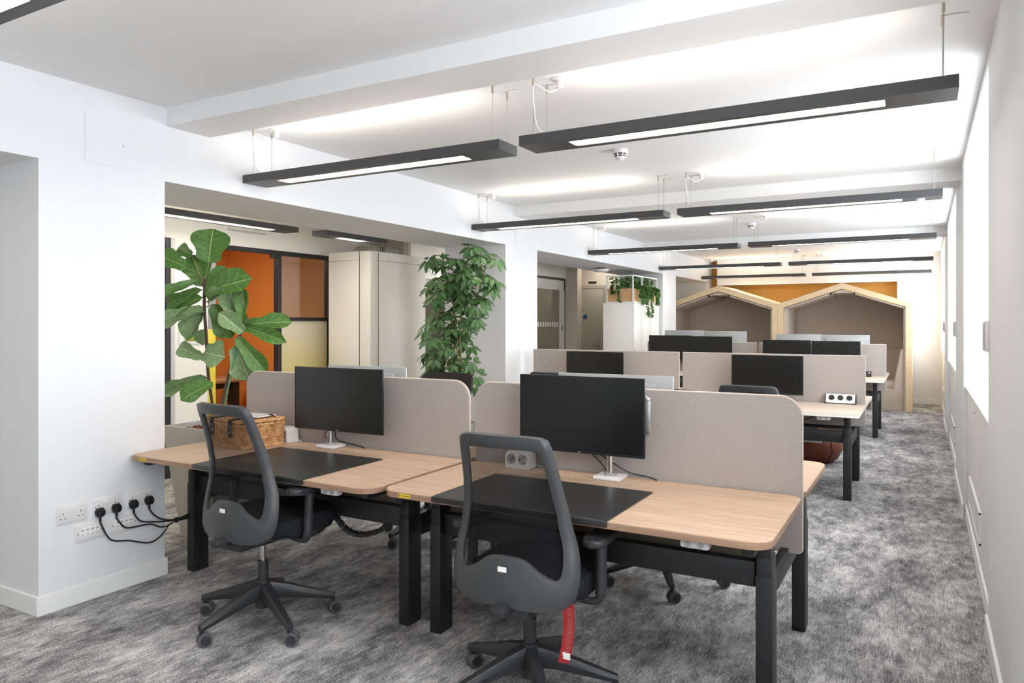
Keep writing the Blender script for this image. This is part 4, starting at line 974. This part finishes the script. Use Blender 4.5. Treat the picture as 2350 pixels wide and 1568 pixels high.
LEAVES = [(-0.062, 1.836, -0.038, 2.049, 0.219, 0), (-0.101, 1.682, -0.178, 1.877, 0.178, 0), (-0.198, 1.8, -0.34, 1.88, 0.124, 0), (-0.178, 1.88, -0.278, 1.942, 0.047, 0), (-0.074, 1.631, 0.21, 1.729, 0.16, 0), (-0.133, 1.702, -0.346, 1.614, 0.077, 0),
 (-0.11, 1.646, -0.346, 1.545, 0.083, 0), (-0.101, 1.593, -0.332, 1.489, 0.112, 0), (-0.092, 1.507, -0.346, 1.409, 0.112, 1), (-0.101, 1.516, -0.181, 1.335, 0.136, 1), (-0.038, 1.542, 0.059, 1.335, 0.136, 0), (0.166, 1.397, 0.068, 1.673, 0.142, 1),
 (0.178, 1.4, 0.166, 1.646, 0.08, 0), (0.192, 1.409, 0.459, 1.445, 0.101, 0), (0.192, 1.397, 0.459, 1.318, 0.044, 0), (0.189, 1.362, 0.077, 1.48, 0.107, 1), (0.157, 1.32, 0.334, 1.107, 0.107, 0), (0.139, 1.264, 0.21, 1.051, 0.154, 1),
 (-0.08, 1.22, 0.053, 1.205, 0.172, 1), (-0.083, 1.187, -0.26, 1.258, 0.095, 1), (-0.101, 1.374, -0.124, 1.279, 0.053, 1), (-0.092, 1.045, -0.346, 0.948, 0.062, 1), (-0.021, 1.013, -0.16, 0.939, 0.13, 0), (-0.071, 1.575, 0.033, 1.64, 0.071, 1), (-0.077, 1.679, 0.018, 1.806, 0.065, 0)]
rr = random.Random(5)
for i, (a0, z0, a1, z1, w, pale) in enumerate(LEAVES):
    db = rr.uniform(-0.05, 0.03); dt = rr.uniform(-0.13, 0.03)
    p0 = lp(a0, z0, db); p1 = lp(a1, z1, db + dt); d = p1 - p0; L_ = d.length; Y = d.normalized()
    N = -FD + Vector((0, 0, 0.35)) + RD * rr.uniform(-0.35, 0.35); X = Y.cross(N).normalized(); Z = X.cross(Y)
    W_ = (max(w, 0.085) if w < 0.075 else w) * 1.22; p0 = p0 - Y * (0.04 * L_); L_ *= 1.12
    M = Matrix((( X.x * W_, Y.x * L_, Z.x * L_ * 0.8, p0.x), (X.y * W_, Y.y * L_, Z.y * L_ * 0.8, p0.y), (X.z * W_, Y.z * L_, Z.z * L_ * 0.8, p0.z), (0, 0, 0, 1)))
    o = obj('leaf', fl[pale], None, fig); o.matrix_local = M
    stems = s2 if i in (11, 12, 13, 14, 15, 16, 17) else s1
    zc = min(stems, key=lambda q: abs(q[1] - z0)); zs = max(min(z0 - 0.02, stems[0][1]), 0.9)
    for (qa, qz), (ra, rz) in zip(stems, stems[1:]):
        if rz <= zs <= qz: u = (zs - rz) / (qz - rz); sa = ra + (qa - ra) * u; break
    ps = lp(sa, zs); 
    if (p0 - ps).length > 0.012: obj('petiole', G().tube([ps, (ps + p0) / 2 + Vector((0, 0, 0.005)), p0], 0.0035, 5), 'stem_green', o if False else fig)

# ------------------------------------------------------------------ umbrella plant by the far jamb of the first opening
pl = thing('round_planter', 'dark round planter of the umbrella plant, hidden behind the desks', 'planter', (-3.98, 5.95, 0))
obj('pot', G().lathe((0, 0, 0), (0, 0, 1), [(0, 0.16), (0.45, 0.2), (0.45, 0.18), (0.40, 0.178)], 28), 'planter_grey', pl)
obj('soil', G().cyl((0, 0, 0.38), (0, 0, 0.41), 0.178, n=28), 'soil_bark', pl)
ub = thing('umbrella_plant', 'tall leafy umbrella plant against the far jamb of the first opening', 'plant', (-3.98, 5.95, 0.41))
def whorl(name, seed):
    r = random.Random(seed); g = G(); uvl = g.bm.loops.layers.uv.new('UVMap')
    for k in range(8):
        a = 2 * PI * k / 8 + r.uniform(-0.15, 0.15); dz = r.uniform(-0.75, -0.15)
        d = Vector((math.cos(a), math.sin(a), dz)); s = r.uniform(0.8, 1.05)
        leaf_quad(g, uvl, Vector((math.cos(a) * 0.02, math.sin(a) * 0.02, 0)), d, Vector((0, 0, 1)), 0.112 * s, 0.053 * s)
    return to_mesh(name, g, 'umbrella_leaf', 0)
wh = [whorl('umbrella_whorl', s) for s in (1, 2, 3)]
rr = random.Random(21); g = G()
stems = [[(0.0, 0.0), (0.02, 0.6), (-0.01, 1.1), (-0.09, 1.45), (-0.13, 1.7)], [(0.04, 0.0), (0.06, 0.5), (0.05, 1.0), (0.10, 1.4), (0.14, 1.78)], [(-0.02, 0.0), (-0.05, 0.6), (0.12, 1.05), (0.24, 1.35), (0.30, 1.6)]]
SP = []
for k, s in enumerate(stems):
    b = (0.03, -0.05, 0.02)[k]; pts = catmull([RD * a + FD * b + Vector((0, 0, z)) for a, z in s], 8); SP.append(pts)
    obj('stem', G().tube(pts, 0.008, 7), 'stem_green', ub)
env = [(0.30, 0.14), (0.48, 0.28), (0.62, 0.31), (0.8, 0.27), (0.98, 0.28), (1.12, 0.22), (1.28, 0.29), (1.45, 0.36), (1.6, 0.37), (1.70, 0.26), (1.78, 0.12)]
skew = [(0.3, 0.0), (0.6, -0.02), (0.9, -0.02), (1.15, 0.02), (1.4, 0.06), (1.7, 0.1), (1.78, 0.16)]
n_w = 0
while n_w < 112:
    z = rr.uniform(0.32, 1.79); q = interp(env, z)
    if rr.random() > q / 0.37: continue
    a = rr.uniform(-1, 1) * q + interp(skew, z); b = rr.uniform(-0.24, 0.2)
    p = RD * a + FD * b + Vector((0, 0, z))
    wp = Vector((-3.98, 5.95, 0.41)) + p
    if wp.y > 6.40 or wp.z > 2.19: continue
    o = obj('leaf', wh[n_w % 3], None, ub, loc=tuple(p)); tilt = Vector((p.x, p.y, 0)); 
    sc = rr.uniform(0.85, 1.2); o.scale = (sc,) * 3
    N = Vector((0, 0, 1)) + tilt * rr.uniform(0.8, 2.2) - FD * rr.uniform(0.1, 0.9) + rv(rr) * 0.3
    o.rotation_euler = N.to_track_quat('Z', 'Y').to_euler(); 
    best = min((v for s in SP for v in s), key=lambda v: (v - (p - Vector((0, 0, 0.08)))).length)
    g.tube([best, (best + p) / 2 + Vector((0, 0, 0.02)), p], 0.002, 4); n_w += 1
po = obj('petioles', g, 'stem_green', ub)

# ------------------------------------------------------------------ sockets, plugs and leads on the nearest pier
def double_socket(lab, y0, z0):
    t = thing('double_socket', lab, 'power socket', (XL, y0 + 0.0735, z0), 0, 'white double sockets on the pier')
    obj('plate', G().prism(rrect(-0.0735, 0, 0.0735, 0.087, 0.004, 3), 'x', 0, 0.009, 0.003, 2), 'white_plastic', t)
    for s in (-1, 1):
        obj('rocker', G().box(0.0091, s * 0.0095 - 0.007, 0.054, 0.0125, s * 0.0095 + 0.007, 0.072, 0.0015), 'white_plastic', t)
        c = s * 0.044
        obj('pin_holes', G().box(0.0091, c - 0.002, 0.046, 0.0096, c + 0.002, 0.054).box(0.0091, c - 0.014, 0.0255, 0.0096, c - 0.007, 0.0295).box(0.0091, c + 0.007, 0.0255, 0.0096, c + 0.014, 0.0295), 'slot_black', t)
        obj('screw', G().cyl((0.0091, s * 0.062, 0.044), (0.0097, s * 0.062, 0.044), 0.0025, n=8), 'slot_black', t)
    obj('maker_mark', G().box(0.0091, -0.066, 0.076, 0.0094, -0.056, 0.0775), 'grey_plastic', t)
double_socket('empty white double socket, leftmost plate on the pier', 2.052, 0.420)
double_socket('white double socket with two black plugs, in the middle of the pier', 2.233, 0.424)
double_socket('white double socket with two black plugs, nearest the desk', 2.418, 0.424)
def data_plate(lab, y0, z0):
    t = thing('data_plate', lab, 'data socket', (XL, y0 + 0.0735, z0), 0, 'white network data plates on the pier')
    obj('plate', G().prism(rrect(-0.0735, 0, 0.0735, 0.087, 0.004, 3), 'x', 0, 0.009, 0.003, 2), 'white_plastic', t)
    obj('insert', G().box(0.0091, -0.05, 0.018, 0.0105, 0.05, 0.07, 0.0005), 'paper', t)
    for k in range(4):
        y = -0.0375 + k * 0.025
        m_ = obj('port', G().box(0.0106, y - 0.008, 0.024, 0.012, y + 0.008, 0.045, 0.0005), 'white_plastic', t); obj('shutter_line', G().box(0.0121, y - 0.007, 0.0335, 0.0124, y + 0.007, 0.0345), 'grey_plastic', m_)
        l_ = obj('port_label', G().box(0.0106, y - 0.009, 0.052, 0.0113, y + 0.009, 0.063), 'light_grey', t); obj('label_print', G().box(0.0114, y - 0.005, 0.0555, 0.0116, y + 0.005, 0.0595), 'grey_plastic', l_)
    for s in (-1, 1): obj('screw', G().cyl((0.0091, s * 0.062, 0.0435), (0.0097, s * 0.062, 0.0435), 0.003, n=8), 'slot_black', t)
data_plate('white four-port data plate lower left under the sockets', 2.143, 0.308)
data_plate('white four-port data plate behind the hanging leads', 2.327, 0.306)
bundle = Vector((-3.70, 2.69, 0.305)); leg_end = Vector((-3.64, 2.86, 0.335))
plugs = [(2.262, 0.44, [(2.27, 0.375), (2.32, 0.285), (2.42, 0.255), (2.53, 0.215), (2.60, 0.235), (2.65, 0.285)]), (2.351, 0.443, [(2.356, 0.385), (2.40, 0.33), (2.47, 0.32), (2.54, 0.315), (2.60, 0.285), (2.65, 0.285)]),
         (2.447, 0.443, [(2.452, 0.39), (2.485, 0.345), (2.55, 0.325), (2.62, 0.312)]), (2.538, 0.445, [(2.545, 0.39), (2.575, 0.35), (2.625, 0.32)])]
for i, (y, z, path) in enumerate(plugs):
    t = thing('power_plug', 'black three-pin plug, %s in the row of four, with its lead' % ('first', 'second', 'third', 'fourth')[i], 'plug', (XL + 0.0095, y, z), 0, 'black mains plugs with leads')
    poly = [(-0.020, -0.012), (-0.012, -0.022), (0.012, -0.022), (0.020, -0.012), (0.024, 0.008), (0.014, 0.024), (-0.014, 0.024), (-0.024, 0.008)]
    b = obj('body', G().prism(poly, 'x', 0.001, 0.022, 0.003, 2).prism([(p[0] * 0.8, p[1] * 0.8) for p in poly], 'x', 0.0221, 0.034, 0.004, 2), 'cable_black', t)
    obj('cord_grip', G().cyl((0.012, 0, -0.022), (0.012, 0.002, -0.045), 0.0065, 0.005, 10), 'cable_black', t)
    o_ = Vector((XL + 0.0095, y, z)); pts = [Vector((0.012, 0.001, -0.04))]
    n = len(path)
    for k, (py_, pz) in enumerate(path): pts.append(Vector((XL + 0.02 + 0.02 * k / n, py_, pz)) - o_)
    off = Vector((0, 0, (i - 1.5) * 0.006)); pts += [bundle + off * 0.6 - o_, bundle + (leg_end - bundle) * 0.5 + off * 1.6 - o_, leg_end + off - o_]
    obj('lead', G().tube(catmull(pts, 6), 0.0042, 8), 'cable_black', t)
tag(obj('cable_tie', G().cyl(bundle + Vector((-0.002, -0.006, 0)) - bundle, Vector((0.002, 0.006, 0)), 0.0155, n=12), 'slot_black', None, 40, None, tuple(bundle)), 'black tie gathering the four leads by the pier corner', 'cable tie')

# brown leather pouffe glimpsed under the middle row
t = thing('pouffe', 'rounded dark brown seat on the floor behind the middle desk row', 'seat', (-1.02, 8.12, 0))
obj('body', G().lathe((0, 0, 0), (0, 0, 1), [(0, 0.2), (0.04, 0.26), (0.14, 0.31), (0.24, 0.29), (0.32, 0.2), (0.34, 0.05)], 32), 'leather_brown', t)
g = G()
for k in range(6):
    a = 2 * PI * k / 6 + 0.3; g.tube([(r * math.cos(a), r * math.sin(a), z) for z, r in ((0.005, 0.203), (0.04, 0.262), (0.14, 0.312), (0.24, 0.292), (0.32, 0.202), (0.342, 0.05))], 0.005, 5)
obj('seams', g, 'seam_dark', t)
t = thing('floor_socket_box', 'pale grey box hanging below the middle aisle-side desk', 'box', (-0.93, 7.2, 0.33))
obj('housing', G().box(-0.12, -0.05, 0, 0.12, 0.05, 0.1, 0.006), 'light_grey', t); obj('mark', G().cyl((0.02, -0.0502, 0.06), (0.02, -0.0515, 0.06), 0.006, n=8), 'grey_plastic', t)
obj('hanger', G().box(-0.06, -0.02, 0.1001, -0.04, 0.02, 0.36).box(0.04, -0.02, 0.1001, 0.06, 0.02, 0.36), 'black_metal', t)
